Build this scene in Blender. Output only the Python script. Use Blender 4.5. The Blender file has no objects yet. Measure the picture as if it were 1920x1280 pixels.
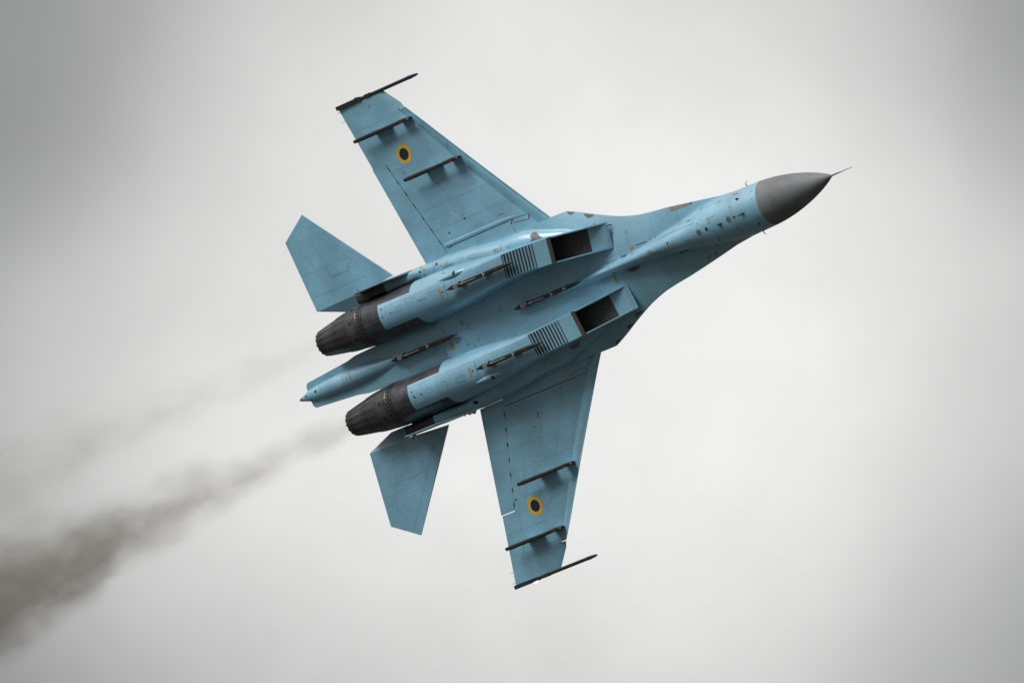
import bpy, math, random
import numpy as np
from mathutils import Matrix, Vector
from mathutils.bvhtree import BVHTree

rad = math.radians
scn = bpy.context.scene
col = scn.collection

# ------------------------------------------------------------------ camera
PITCH = rad(15.0)
CAM = Vector((0.0, 0.0, 1.7))
cp, sp = math.cos(PITCH), math.sin(PITCH)
RCAM = Matrix(((1, 0, 0), (0, -sp, -cp), (0, cp, -sp)))       # columns: right, up, back
cam_d = bpy.data.cameras.new('camera')
cam = bpy.data.objects.new('camera', cam_d)
col.objects.link(cam)
cam.matrix_world = Matrix.Translation(CAM) @ RCAM.to_4x4()
cam_d.sensor_width = 36.0
cam_d.lens = 401.6
cam_d.clip_start = 1.0
cam_d.clip_end = 60000.0
scn.camera = cam

# ------------------------------------------------------------------ world: overcast sky
SUN_EL, SUN_AZ = rad(37), rad(240)       # azimuth from +Y (view direction) towards +X: behind the camera, to its left
W = bpy.data.worlds.new('World')
scn.world = W
W.use_nodes = True
nt = W.node_tree
nt.nodes.clear()


def N(tree, kind, **kw):
    n = tree.nodes.new(kind)
    for k, v in kw.items():
        if k.startswith('i_'):
            key = k[2:]
            key = int(key) if key.isdigit() else key.replace('_', ' ')
            n.inputs[key].default_value = v
        else:
            setattr(n, k, v)
    return n


def px_dir(u, v):
    """direction of a point of the sky"""
    f = 64.9 * 330.0
    d = RCAM @ Vector(((u - 960) / f, -(v - 640) / f, -1.0))
    return d.normalized()


out = N(nt, 'ShaderNodeOutputWorld')
geo = N(nt, 'ShaderNodeTexCoord')
nz_w = N(nt, 'ShaderNodeTexNoise', i_Scale=24.0, i_Detail=2.5, i_Roughness=0.45)
nt.links.new(geo.outputs['Generated'], nz_w.inputs['Vector'])
sub = N(nt, 'ShaderNodeVectorMath', operation='SUBTRACT')
sub.inputs[1].default_value = (0.5, 0.5, 0.5)
nt.links.new(nz_w.outputs['Color'], sub.inputs[0])
scl = N(nt, 'ShaderNodeVectorMath', operation='SCALE')
scl.inputs['Scale'].default_value = 0.018
nt.links.new(sub.outputs[0], scl.inputs[0])
wd = N(nt, 'ShaderNodeVectorMath', operation='ADD')
nt.links.new(geo.outputs['Generated'], wd.inputs[0])
nt.links.new(scl.outputs[0], wd.inputs[1])
# broken overcast: grey cloud all round, with a brighter stretch behind the jet whose falloff paints in lens vignette
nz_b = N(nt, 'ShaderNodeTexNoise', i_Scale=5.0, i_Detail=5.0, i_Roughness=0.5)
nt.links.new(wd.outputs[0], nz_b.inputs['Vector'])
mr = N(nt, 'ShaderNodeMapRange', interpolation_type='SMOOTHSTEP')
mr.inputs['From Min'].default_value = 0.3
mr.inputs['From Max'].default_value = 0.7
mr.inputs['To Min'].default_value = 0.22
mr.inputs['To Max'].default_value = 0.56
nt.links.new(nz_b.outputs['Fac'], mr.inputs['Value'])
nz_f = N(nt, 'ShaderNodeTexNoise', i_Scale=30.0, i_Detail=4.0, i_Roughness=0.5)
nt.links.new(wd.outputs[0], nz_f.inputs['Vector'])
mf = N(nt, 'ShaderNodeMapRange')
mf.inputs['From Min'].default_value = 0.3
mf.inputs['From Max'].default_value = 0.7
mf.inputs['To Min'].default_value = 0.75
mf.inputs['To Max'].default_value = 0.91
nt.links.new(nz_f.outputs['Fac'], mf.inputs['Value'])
vig_dist = N(nt, 'ShaderNodeVectorMath', operation='DISTANCE')
vig_dist.inputs[1].default_value = px_dir(985, 655)
nt.links.new(wd.outputs[0], vig_dist.inputs[0])
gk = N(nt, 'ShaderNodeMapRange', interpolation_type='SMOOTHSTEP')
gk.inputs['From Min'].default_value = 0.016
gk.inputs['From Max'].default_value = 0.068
nt.links.new(vig_dist.outputs['Value'], gk.inputs['Value'])
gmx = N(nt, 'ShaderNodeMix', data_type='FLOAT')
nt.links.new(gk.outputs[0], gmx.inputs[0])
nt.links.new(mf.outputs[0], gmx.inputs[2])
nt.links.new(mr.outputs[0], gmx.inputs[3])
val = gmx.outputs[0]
# darker cloud banks, doubling as painted lens vignette (direction, angular radius, depth of grey)
VIGNETTE_BANKS = [((-60, 40), 0.031, 0.25), ((1960, 20), 0.028, 0.27), ((-200, 300), 0.018, 0.10), ((2040, 1380), 0.030, 0.30), ((-120, 1420), 0.028, 0.28)]
for (pu, pv), r, dk in VIGNETTE_BANKS:
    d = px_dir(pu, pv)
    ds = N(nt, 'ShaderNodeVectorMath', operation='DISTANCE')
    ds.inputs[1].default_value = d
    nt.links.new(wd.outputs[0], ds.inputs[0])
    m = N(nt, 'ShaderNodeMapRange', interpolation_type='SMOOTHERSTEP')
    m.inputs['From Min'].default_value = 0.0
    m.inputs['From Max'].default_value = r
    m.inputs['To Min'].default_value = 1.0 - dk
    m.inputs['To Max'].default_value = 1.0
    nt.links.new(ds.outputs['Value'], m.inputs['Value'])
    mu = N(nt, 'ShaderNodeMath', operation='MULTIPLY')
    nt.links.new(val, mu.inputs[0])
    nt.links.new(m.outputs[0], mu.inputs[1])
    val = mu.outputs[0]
# a standard overcast sky brightens from horizon to zenith as 1 + 2 sin(elevation)
sep = N(nt, 'ShaderNodeSeparateXYZ')
nt.links.new(geo.outputs['Generated'], sep.inputs[0])
cl = N(nt, 'ShaderNodeMath', operation='MAXIMUM')
cl.inputs[1].default_value = 0.0
nt.links.new(sep.outputs['Z'], cl.inputs[0])
cie = N(nt, 'ShaderNodeMath', operation='MULTIPLY_ADD')
cie.inputs[1].default_value = 2.0 / (1 + 2 * sp)
cie.inputs[2].default_value = 1.0 / (1 + 2 * sp)
nt.links.new(cl.outputs[0], cie.inputs[0])
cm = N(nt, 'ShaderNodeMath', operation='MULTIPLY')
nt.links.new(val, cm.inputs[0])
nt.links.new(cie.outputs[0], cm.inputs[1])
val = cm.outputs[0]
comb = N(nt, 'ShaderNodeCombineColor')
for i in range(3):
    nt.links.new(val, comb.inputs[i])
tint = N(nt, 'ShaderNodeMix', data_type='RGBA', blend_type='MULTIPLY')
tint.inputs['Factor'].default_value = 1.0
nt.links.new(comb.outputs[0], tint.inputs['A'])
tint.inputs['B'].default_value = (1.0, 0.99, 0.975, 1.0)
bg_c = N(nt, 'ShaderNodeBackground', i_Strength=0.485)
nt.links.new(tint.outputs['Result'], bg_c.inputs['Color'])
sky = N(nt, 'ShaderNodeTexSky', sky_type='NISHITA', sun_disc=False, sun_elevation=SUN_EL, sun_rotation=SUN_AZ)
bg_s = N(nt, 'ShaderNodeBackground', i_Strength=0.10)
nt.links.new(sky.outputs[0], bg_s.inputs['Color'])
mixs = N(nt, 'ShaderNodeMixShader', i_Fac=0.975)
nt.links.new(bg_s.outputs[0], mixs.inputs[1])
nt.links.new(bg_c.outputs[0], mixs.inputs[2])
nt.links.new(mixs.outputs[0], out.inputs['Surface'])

# ------------------------------------------------------------------ sun behind the cloud
sun_d = bpy.data.lights.new('sun', 'SUN')
sun_d.energy = 1.5
sun_d.angle = rad(32)
sun_d.color = (1.0, 0.97, 0.93)
sun = bpy.data.objects.new('sun', sun_d)
col.objects.link(sun)
sdir = Vector((math.sin(SUN_AZ) * math.cos(SUN_EL), math.cos(SUN_AZ) * math.cos(SUN_EL), math.sin(SUN_EL)))
sun.rotation_euler = sdir.to_track_quat('Z', 'Y').to_euler()

scn.view_settings.view_transform = 'Standard'
scn.view_settings.look = 'None'
scn.view_settings.exposure = 1.05
scn.view_settings.gamma = 1.0
scn.view_settings.use_curve_mapping = False
scn.render.engine = 'CYCLES'
scn.cycles.use_denoising = True
scn.cycles.max_bounces = 6
scn.cycles.volume_bounces = 1
scn.cycles.volume_step_rate = 1.0
scn.cycles.volume_max_steps = 256

# ------------------------------------------------------------------ materials


def new_mat(name):
    m = bpy.data.materials.new(name)
    m.use_nodes = True
    t = m.node_tree
    return m, t, t.nodes['Principled BSDF']


def plain(name, c, rough=0.5, metal=0.0, emit=None, var=0.0, vscale=6.0):
    m, t, b = new_mat(name)
    b.inputs['Base Color'].default_value = (*c, 1)
    b.inputs['Roughness'].default_value = rough
    b.inputs['Metallic'].default_value = metal
    if emit:
        b.inputs['Emission Color'].default_value = (*emit[0], 1)
        b.inputs['Emission Strength'].default_value = emit[1]
    if var:
        tc = N(t, 'ShaderNodeTexCoord')
        nz = N(t, 'ShaderNodeTexNoise', i_Scale=vscale, i_Detail=5.0, i_Roughness=0.65)
        t.links.new(tc.outputs['Object'], nz.inputs['Vector'])
        r = N(t, 'ShaderNodeMapRange')
        r.inputs['From Min'].default_value = 0.25
        r.inputs['From Max'].default_value = 0.75
        r.inputs['To Min'].default_value = 1 - var
        r.inputs['To Max'].default_value = 1 + var
        t.links.new(nz.outputs['Fac'], r.inputs['Value'])
        mx = N(t, 'ShaderNodeVectorMath', operation='SCALE')
        mx.inputs[0].default_value = c
        t.links.new(r.outputs[0], mx.inputs['Scale'])
        t.links.new(mx.outputs[0], b.inputs['Base Color'])
    return m


def paint(name, c, grime=(0.15, 0.20, 0.22), rough=0.44, coat=1.0):
    """weathered aircraft paint: broad fading, fine mottle, dirt streaks that run fore and aft, stains"""
    m, t, b = new_mat(name)
    tc = N(t, 'ShaderNodeTexCoord')
    n1 = N(t, 'ShaderNodeTexNoise', i_Scale=0.9, i_Detail=4.0, i_Roughness=0.6)
    t.links.new(tc.outputs['Object'], n1.inputs['Vector'])
    n2 = N(t, 'ShaderNodeTexNoise', i_Scale=14.0, i_Detail=4.0, i_Roughness=0.7)
    t.links.new(tc.outputs['Object'], n2.inputs['Vector'])
    mp = N(t, 'ShaderNodeMapping')
    mp.inputs['Scale'].default_value = (0.8, 6.0, 5.0)
    t.links.new(tc.outputs['Object'], mp.inputs['Vector'])
    n3 = N(t, 'ShaderNodeTexNoise', i_Scale=1.0, i_Detail=5.0, i_Roughness=0.65)
    t.links.new(mp.outputs[0], n3.inputs['Vector'])
    n4 = N(t, 'ShaderNodeTexNoise', i_Scale=3.2, i_Detail=6.0, i_Roughness=0.7, i_Distortion=0.6)
    t.links.new(tc.outputs['Object'], n4.inputs['Vector'])

    def mrange(src, a0, a1, b0, b1):
        r = N(t, 'ShaderNodeMapRange')
        for k, v in zip(('From Min', 'From Max', 'To Min', 'To Max'), (a0, a1, b0, b1)):
            r.inputs[k].default_value = v
        t.links.new(src, r.inputs['Value'])
        return r.outputs[0]

    v1 = mrange(n1.outputs['Fac'], 0.3, 0.7, 0.80, 1.18)
    v2 = mrange(n2.outputs['Fac'], 0.3, 0.7, 0.90, 1.10)
    mm = N(t, 'ShaderNodeMath', operation='MULTIPLY')
    t.links.new(v1, mm.inputs[0])
    t.links.new(v2, mm.inputs[1])
    sc = N(t, 'ShaderNodeVectorMath', operation='SCALE')
    sc.inputs[0].default_value = c
    t.links.new(mm.outputs[0], sc.inputs['Scale'])
    g1 = mrange(n3.outputs['Fac'], 0.54, 0.78, 0.0, 0.42)
    g2 = mrange(n4.outputs['Fac'], 0.56, 0.78, 0.0, 0.5)
    gm = N(t, 'ShaderNodeMath', operation='MAXIMUM')
    t.links.new(g1, gm.inputs[0])
    t.links.new(g2, gm.inputs[1])
    mx = N(t, 'ShaderNodeMix', data_type='RGBA')
    t.links.new(gm.outputs[0], mx.inputs['Factor'])
    t.links.new(sc.outputs[0], mx.inputs['A'])
    mx.inputs['B'].default_value = (*grime, 1)
    t.links.new(mx.outputs['Result'], b.inputs['Base Color'])
    b.inputs['Coat Weight'].default_value = coat
    b.inputs['Coat Roughness'].default_value = 0.36
    b.inputs['Coat IOR'].default_value = 1.75
    rr = mrange(n4.outputs['Fac'], 0.3, 0.7, rough - 0.06, rough + 0.12)
    t.links.new(rr, b.inputs['Roughness'])
    bp = N(t, 'ShaderNodeBump', i_Strength=0.05, i_Distance=0.01)
    t.links.new(n2.outputs['Fac'], bp.inputs['Height'])
    t.links.new(bp.outputs[0], b.inputs['Normal'])
    return m


BLUE = (0.166, 0.376, 0.508)
M_BLUE = paint('sky_blue_paint', BLUE)
M_BLUE2 = paint('sky_blue_panel_paint', tuple(0.9 * v for v in BLUE))
M_TOP = paint('grey_blue_top_paint', (0.10, 0.17, 0.22))
M_RADOME = paint('radome_grey', (0.150, 0.160, 0.170), grime=(0.105, 0.108, 0.112), rough=0.62, coat=0.0)
M_GREY = plain('dielectric_grey', (0.10, 0.108, 0.115), 0.55, var=0.25)
M_TAN = plain('bare_panel_tan', (0.22, 0.20, 0.18), 0.5, var=0.35, vscale=9)
M_RAIL = plain('rail_grey', (0.022, 0.0215, 0.022), 0.5, 0.2, var=0.3)
M_RAILD = plain('rail_black', (0.015, 0.015, 0.017), 0.45, var=0.3)
M_RAILL = plain('rail_steel', (0.24, 0.225, 0.22), 0.4, 0.4, var=0.25, vscale=12)
M_NAVY = plain('rail_navy', (0.010, 0.028, 0.055), 0.4, var=0.2)
M_RED = plain('red_cover', (0.07, 0.014, 0.014), 0.5)
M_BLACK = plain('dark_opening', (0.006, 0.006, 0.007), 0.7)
M_SEAM = plain('panel_seam', (0.035, 0.055, 0.065), 0.7)
M_SEAMS = plain('faint_seam', tuple(.55 * v for v in BLUE), 0.6)
M_FAINT = plain('joint_line', tuple(.80 * v for v in BLUE), 0.6, var=0.5, vscale=3)
M_OCHRE = plain('ochre_stencil', (0.33, 0.22, 0.05), 0.5, var=0.35, vscale=25)
M_ORANGE = plain('orange_stencil', (0.36, 0.18, 0.06), 0.5, var=0.3, vscale=25)
M_YEL = plain('roundel_yellow', (0.54, 0.34, 0.06), 0.5, var=0.08)
M_RBLUE = plain('roundel_blue', (0.003, 0.010, 0.028), 0.5)
M_DUCT = plain('intake_dark', (0.03, 0.028, 0.027), 0.6, var=0.3)
M_RAMP = plain('ramp_grey', (0.05, 0.047, 0.046), 0.5, 0.2, var=0.3, vscale=5)
M_LIP = plain('lip_brown', (0.06, 0.053, 0.048), 0.45, 0.2, var=0.3)
M_REDLAMP = plain('red_lamp', (0.6, 0.05, 0.04), 0.3, emit=((1.0, 0.18, 0.12), 14.0))
M_GRNLAMP = plain('green_lamp_glass', (0.02, 0.12, 0.06), 0.2)
M_GLASS = plain('canopy_glass', (0.03, 0.035, 0.035), 0.05)


def burnt(name, c1, c2, metal=0.55, rough=0.36, streak=14.0):
    """heat-stained metal: tone streaks that run along the engine"""
    m, t, b = new_mat(name)
    tc = N(t, 'ShaderNodeTexCoord')
    mp = N(t, 'ShaderNodeMapping')
    mp.inputs['Scale'].default_value = (1.2, streak, streak)
    t.links.new(tc.outputs['Object'], mp.inputs['Vector'])
    n1 = N(t, 'ShaderNodeTexNoise', i_Scale=1.0, i_Detail=5.0, i_Roughness=0.65)
    t.links.new(mp.outputs[0], n1.inputs['Vector'])
    n2 = N(t, 'ShaderNodeTexNoise', i_Scale=3.5, i_Detail=4.0, i_Roughness=0.6)
    t.links.new(tc.outputs['Object'], n2.inputs['Vector'])
    av = N(t, 'ShaderNodeMath', operation='ADD')
    t.links.new(n1.outputs['Fac'], av.inputs[0])
    t.links.new(n2.outputs['Fac'], av.inputs[1])
    r = N(t, 'ShaderNodeMapRange')
    r.inputs['From Min'].default_value = 0.72
    r.inputs['From Max'].default_value = 1.28
    t.links.new(av.outputs[0], r.inputs['Value'])
    mx = N(t, 'ShaderNodeMix', data_type='RGBA')
    mx.inputs['A'].default_value = (*c1, 1)
    mx.inputs['B'].default_value = (*c2, 1)
    t.links.new(r.outputs[0], mx.inputs['Factor'])
    t.links.new(mx.outputs['Result'], b.inputs['Base Color'])
    b.inputs['Metallic'].default_value = metal
    b.inputs['Roughness'].default_value = rough
    return m


M_CASE = burnt('casing_burnt', (0.024, 0.024, 0.025), (0.088, 0.086, 0.088))
M_CASEB = burnt('casing_blued', (0.035, 0.037, 0.044), (0.11, 0.115, 0.135))
M_BAND = burnt('nozzle_band', (0.034, 0.034, 0.034), (0.105, 0.104, 0.10), metal=0.4)
M_PET = burnt('nozzle_petal', (0.028, 0.028, 0.032), (0.12, 0.118, 0.127))
M_PET2 = burnt('nozzle_seal', (0.016, 0.016, 0.018), (0.085, 0.083, 0.09))

# ------------------------------------------------------------------ helpers
ROOT = bpy.data.objects.new('fighter_jet', None)
col.objects.link(ROOT)
ALLV, ALLF = [], []          # lower skin for laying marks on


def mk(name, V, F, mat, parent=None, smooth=35, skin=False, mats=None, fmat=None):
    me = bpy.data.meshes.new(name)
    me.from_pydata([tuple(map(float, v)) for v in V], [], F)
    me.validate()
    for m in (mats or [mat]):
        me.materials.append(m)
    if fmat is not None and len(fmat) == len(me.polygons):
        me.polygons.foreach_set('material_index', fmat)
    import bmesh
    bm = bmesh.new()
    bm.from_mesh(me)
    bmesh.ops.recalc_face_normals(bm, faces=bm.faces)
    bm.to_mesh(me)
    bm.free()
    if smooth:
        me.polygons.foreach_set('use_smooth', [True] * len(me.polygons))
        me.set_sharp_from_angle(angle=rad(smooth))
    o = bpy.data.objects.new(name, me)
    col.objects.link(o)
    o.parent = parent if parent is not None else ROOT
    if skin:
        b = len(ALLV)
        ALLV.extend([tuple(map(float, v)) for v in V])
        ALLF.extend([tuple(i + b for i in f) for f in F])
    return o


def loft(secs, closed=True, cap0=True, cap1=True):
    V, F = [], []
    n = len(secs[0])
    for s in secs:
        V.extend(s)
    for i in range(len(secs) - 1):
        for j in range(n if closed else n - 1):
            k = (j + 1) % n
            F.append((i * n + j, i * n + k, (i + 1) * n + k, (i + 1) * n + j))
    if closed and cap0:
        F.append(tuple(range(n))[::-1])
    if closed and cap1:
        F.append(tuple(range((len(secs) - 1) * n, len(secs) * n)))
    return V, F


def lathe(prof, yc, zc, n=48, cap0=True, cap1=True):
    """prof: list of (x, r), axis along x"""
    secs = []
    for x, r in prof:
        secs.append([(x, yc + r * math.sin(2 * math.pi * j / n), zc - r * math.cos(2 * math.pi * j / n)) for j in range(n)])
    return loft(secs, True, cap0, cap1)


def box(x0, x1, y0, y1, z0, z1):
    V = [(x, y, z) for x in (x0, x1) for y in (y0, y1) for z in (z0, z1)]
    F = [(0, 1, 3, 2), (4, 6, 7, 5), (0, 4, 5, 1), (2, 3, 7, 6), (0, 2, 6, 4), (1, 5, 7, 3)]
    return V, F


def join(*parts):
    V, F = [], []
    for v, f in parts:
        b = len(V)
        V.extend(v)
        F.extend([tuple(i + b for i in q) for q in f])
    return V, F


def tube(p0, p1, r0, r1, n=8):
    p0, p1 = Vector(p0), Vector(p1)
    d = (p1 - p0).normalized()
    a = d.orthogonal().normalized()
    b = d.cross(a)
    secs = []
    for p, r in ((p0, r0), (p1, r1)):
        secs.append([tuple(p + r * (math.cos(2 * math.pi * j / n) * a + math.sin(2 * math.pi * j / n) * b)) for j in range(n)])
    return loft(secs)


def tab(pairs):
    p = sorted(pairs)
    xs = [a[0] for a in p]
    ys = [a[1] for a in p]
    return lambda x: float(np.interp(x, xs, ys))


def stab(pairs):
    """smooth (monotone cubic-like) table"""
    p = sorted(pairs)
    xs = np.array([a[0] for a in p], float)
    ys = np.array([a[1] for a in p], float)
    m = np.gradient(ys, xs)

    def f(x):
        x = min(max(x, xs[0]), xs[-1])
        i = int(min(max(np.searchsorted(xs, x) - 1, 0), len(xs) - 2))
        h = xs[i + 1] - xs[i]
        t = (x - xs[i]) / h
        return float((2 * t**3 - 3 * t**2 + 1) * ys[i] + (t**3 - 2 * t**2 + t) * h * m[i]
                     + (-2 * t**3 + 3 * t**2) * ys[i + 1] + (t**3 - t**2) * h * m[i + 1])
    return f


def smin(a, b, k):
    h = min(max(0.5 + 0.5 * (b - a) / k, 0), 1)
    return b * (1 - h) + a * h - k * h * (1 - h)


def smax(a, b, k):
    return -smin(-a, -b, k)


# ================================================================== FUSELAGE (x forward, y port, z up; metres)
w_t = tab([(14.1, .66), (13.1, .675), (12.3, .735), (11.3, .88), (10.25, 1.025), (9.6, 1.09), (9.16, 1.15), (8.8, 1.235), (8.42, 1.345),
           (8.1, 1.47), (7.75, 1.61), (7.23, 1.84), (6.72, 2.045), (6.6, 2.05), (2.2, 2.05), (1.5, 1.9), (0.9, .72), (-.5, .64),
           (-1.82, .60), (-2.39, .58), (-2.78, .51), (-4.50, .385), (-4.57, .33), (-4.6, .28)])
zE = stab([(14.1, -.40), (13, -.27), (12, -.15), (10, -.05), (8, -.02), (6.7, -.02), (6.0, -.10), (2, -.12), (1, -.2), (-1, -.31), (-4.6, -.31)])
hE = tab([(14.1, .005), (12.5, .012), (9, .02), (6.7, .03), (6.3, .12), (2, .12), (0, .07), (-2, .05), (-4.6, .04)])
zI = stab([(14.1, -.40), (13, -.29), (12, -.22), (10, -.19), (8.5, -.25), (7, -.34), (5, -.42), (1, -.43), (-1, -.41), (-2.5, -.37), (-4.6, -.355)])
t_ry = stab([(14.1, .66), (13.2, .67), (12.4, .62), (11.5, .50), (10.6, .37), (9.9, .29), (9, .22), (8, .165), (7.4, .145), (6.7, .12), (5.6, .09), (4.5, .05),
             (0.2, .03), (-.6, .10), (-1.4, .20), (-2.2, .26), (-3, .27), (-3.8, .25), (-4.6, .17)])
t_zb = stab([(14.1, -1.06), (13.2, -1.075), (12.4, -1.05), (11.5, -.97), (10.6, -.88), (9.9, -.80), (9, -.68), (8, -.58), (7.4, -.54), (6.7, -.49), (5.6, -.43), (4.5, -.36),
             (0.2, -.30), (-.6, -.40), (-1.4, -.52), (-2.2, -.58), (-3, -.59), (-3.8, -.56), (-4.6, -.48)])
t_zc = stab([(14.1, -.40), (13, -.36), (12, -.32), (10, -.25), (8, -.22), (5, -.2), (0, -.2), (-1, -.28), (-2, -.31), (-4.6, -.31)])
u_ry = tab([(14.1, .66), (12.5, .70), (11, .72), (9, .78), (7, .9), (4, 1.0), (1, .8), (-1, .4), (-2, .27), (-3, .27), (-4.6, .17)])
u_zt = stab([(14.1, .26), (12.5, .45), (11, .68), (9, .86), (7, .85), (4, .72), (1, .5), (-1, .18), (-2, -.03), (-3, -.04), (-4.6, -.14)])
u_pi = stab([(14.1, -.40), (13, -.2), (12, .0), (9, .16), (6, .3), (2, .3), (0, .1), (-1.5, -.2), (-4.6, -.27)])
kk = tab([(14.1, .01), (13.2, .03), (12.6, .12), (11.6, .24), (10, .20), (9, .10), (8, .04), (7.2, .02), (5, .04), (0, .10), (-1.5, .09), (-3, .03), (-4.6, .03)])


def low(x, y):
    w = w_t(x)
    t = min(abs(y) / w, 1.0)
    zp = zE(x) - hE(x) + (zI(x) - zE(x) + hE(x)) * (1 - t ** 2.2)
    ry = t_ry(x)
    if abs(y) < ry:
        q = math.sqrt(max(1 - (y / ry) ** 2, 0))
        zt = t_zc(x) - (t_zc(x) - t_zb(x)) * q
    else:
        zt = t_zc(x) + 2.0 * (abs(y) - ry)
    return smin(zp, zt, kk(x))


def upp(x, y):
    w = w_t(x)
    t = min(abs(y) / w, 1.0)
    zp = zE(x) + hE(x) + (u_pi(x) - zE(x) - hE(x)) * (1 - t ** 2.2)
    ry = u_ry(x)
    if abs(y) < ry:
        zt = t_zc(x) + (u_zt(x) - t_zc(x)) * math.sqrt(max(1 - (y / ry) ** 2, 0))
    else:
        zt = t_zc(x) - 2.0 * (abs(y) - ry)
    return smax(zp, zt, max(kk(x), .02))


sts = sorted(set([round(v, 3) for v in np.arange(-4.4, 13.99, .11)] + [14.1, 14.0, 6.72, 6.6, 2.2, 1.5, .9, -1.82, -2.39, -2.78, -4.5, -4.57, -4.6]))
NY = 150
TILT = .17                  # the radome joint leans with the drooped nose
secs = []
for x in sts:
    w = w_t(x)
    ring = []
    for j in range(NY + 1):
        y = w * math.sin(math.pi * (j / NY - .5))
        ring.append((x, y, low(x, y)))
    for j in range(NY + 1):
        y = -w * math.sin(math.pi * (j / NY - .5))
        ring.append((x, y, upp(x, y) + (1e-4 if j in (0, NY) else 0)))
    secs.append(ring)
secs = [[(p[0] + TILT * min(max((x - 12.6) / 1.27, 0), 1) * (t_zc(x) - p[2]), p[1], p[2]) for p in r_] for x, r_ in zip(sts, secs)]
V, F = loft(secs)
nside = 2 * (NY + 1)
fm = []
for f in F:
    c = sum(V[i][2] for i in f) / len(f)
    x = sum(V[i][0] for i in f) / len(f)
    y = sum(V[i][1] for i in f) / len(f)
    fm.append(1 if c > zE(x) + hE(x) + .015 and x < 13.2 else 0)
fus = mk('fuselage', V, F, None, smooth=28, skin=True, mats=[M_BLUE, M_TOP], fmat=fm)

# tail sting
V, F = lathe([(-1.5, .10), (-2.0, .21), (-2.6, .262), (-3.2, .268), (-3.8, .245), (-4.2, .218), (-4.5, .18), (-4.72, .125), (-4.9, .07), (-5.05, .008)], 0, -.31)
sting = mk('tail_sting', V, F, M_BLUE, skin=True)
V, F = lathe([(-4.90, .073), (-4.97, .048), (-5.06, .008)], 0, -.31, 24)
mk('sting_tip', V, F, M_RAIL, sting)

# radome: ogive with drooped axis
secs = []
NR = 26
for i in range(NR + 1):
    t = i / NR
    x = 14.1 + 2.63 * t
    r = .655 * (1 - t ** 1.65) ** 0.86 if t < 1 else .012
    r = max(r, .012)
    zc = -.41 - .19 * t ** 1.3
    secs.append([(x + TILT * (1 - t) * r * math.cos(2 * math.pi * j / 64), r * math.sin(2 * math.pi * j / 64), zc - r * math.cos(2 * math.pi * j / 64)) for j in range(64)])
V, F = loft(secs)
radome = mk('radome', V, F, M_RADOME, smooth=40, skin=True)
V, F = join(tube((16.70, 0, -.598), (17.05, 0.0, -.60), .022, .014), tube((17.05, 0, -.60), (17.50, 0, -.605), .012, .006))
mk('pitot_probe', V, F, M_RAIL, radome)
# joint ring between radome and fuselage
V, F = lathe([(14.105, .657), (14.085, .660), (14.065, .659)], 0, -.40, 64, False, False)
V = [(v[0] + TILT * (-.40 - v[2]), v[1], v[2]) for v in V]
mk('radome_joint', V, F, M_SEAMS, radome)

# canopy
secs = []
for i in range(15):
    t = i / 14
    x = 12.7 - 3.6 * t
    s = math.sin(math.pi * min(t * 1.0, 1) ** .8) ** .7 if 0 < t < 1 else 0.02
    hw, hh = .12 + .36 * s, .62 * s + .02
    zb = u_zt(x) - .16
    secs.append([(x, hw * math.cos(a), zb + hh * math.sin(a)) for a in np.linspace(0, math.pi, 18)])
V, F = loft(secs)
canopy = mk('canopy', V, F, M_GLASS)
bow = []
for a in np.linspace(0, math.pi, 18):
    bow.append((math.cos(a), math.sin(a)))
V, F = [], []
hw, hh, zb = .50, .655, u_zt(11.35) - .16
for x in (11.40, 11.30):
    V += [(x, hw * c, zb + hh * s) for c, s in bow]
F = [(j, j + 1, 19 + j, 18 + j) for j in range(17)]
mk('canopy_frame', V, F, M_TOP, canopy)

# ================================================================== NACELLES
n_yc = stab([(8.13, .92), (7.4, 1.01), (6.64, 1.11), (6.05, 1.145), (4.9, 1.20), (3, 1.22), (1, 1.225), (-.3, 1.235)])
n_a = stab([(8.13, .365), (6.64, .375), (4.9, .40), (4.2, .45), (3.4, .535), (2.6, .60), (1.8, .635), (1.05, .645), (-.3, .645)])
n_zb = stab([(8.13, -1.25), (6.64, -1.25), (4.9, -1.29), (3.4, -1.285), (2, -1.26), (1.05, -1.245), (-.3, -1.245)])
n_zt = stab([(8.13, -.268), (6.64, -.268), (5.8, -.2), (4.9, -.03), (3.4, .0), (2, .03), (1.05, .045), (-.3, .045)])
n_n = stab([(8.13, 60), (6.2, 50), (5.3, 30), (4.9, 13), (4.2, 5.2), (3.4, 3.2), (2.6, 2.4), (1.8, 2.08), (1.05, 2.0), (-.3, 2.0)])
RAKE = tab([(6.64, 1.49), (6.2, 1.0), (5.6, .4), (5.0, 0.0), (-.3, 0)])
NC = 96


def sup(ang, a, b, n):
    c, s = math.cos(ang), math.sin(ang)
    return (a * math.copysign(abs(c) ** (2 / n), c), b * math.copysign(abs(s) ** (2 / n), s))


def nac_ring(x, s, inset=0.0, zt=None):
    a = n_a(x) - inset
    zb, ztop = n_zb(x) + inset, (n_zt(x) - inset if zt is None else zt)
    b, zc = (ztop - zb) / 2, (ztop + zb) / 2
    ring = []
    for j in range(NC):
        ang = 2 * math.pi * (j + .5) / NC - math.pi / 2       # starts at the bottom
        dy, dz = sup(ang, a, b, n_n(x))
        z = zc + dz
        f = (z - n_zb(x)) / (n_zt(x) - n_zb(x))
        xs = x + RAKE(x) * f + .15 * dy * min(max((x - 4.9) / 1.2, 0), 1)
        ring.append((xs, s * (n_yc(x + RAKE(x) * f) + dy), z))
    return ring


def bottom_z(x):
    return n_zb(x)


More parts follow.
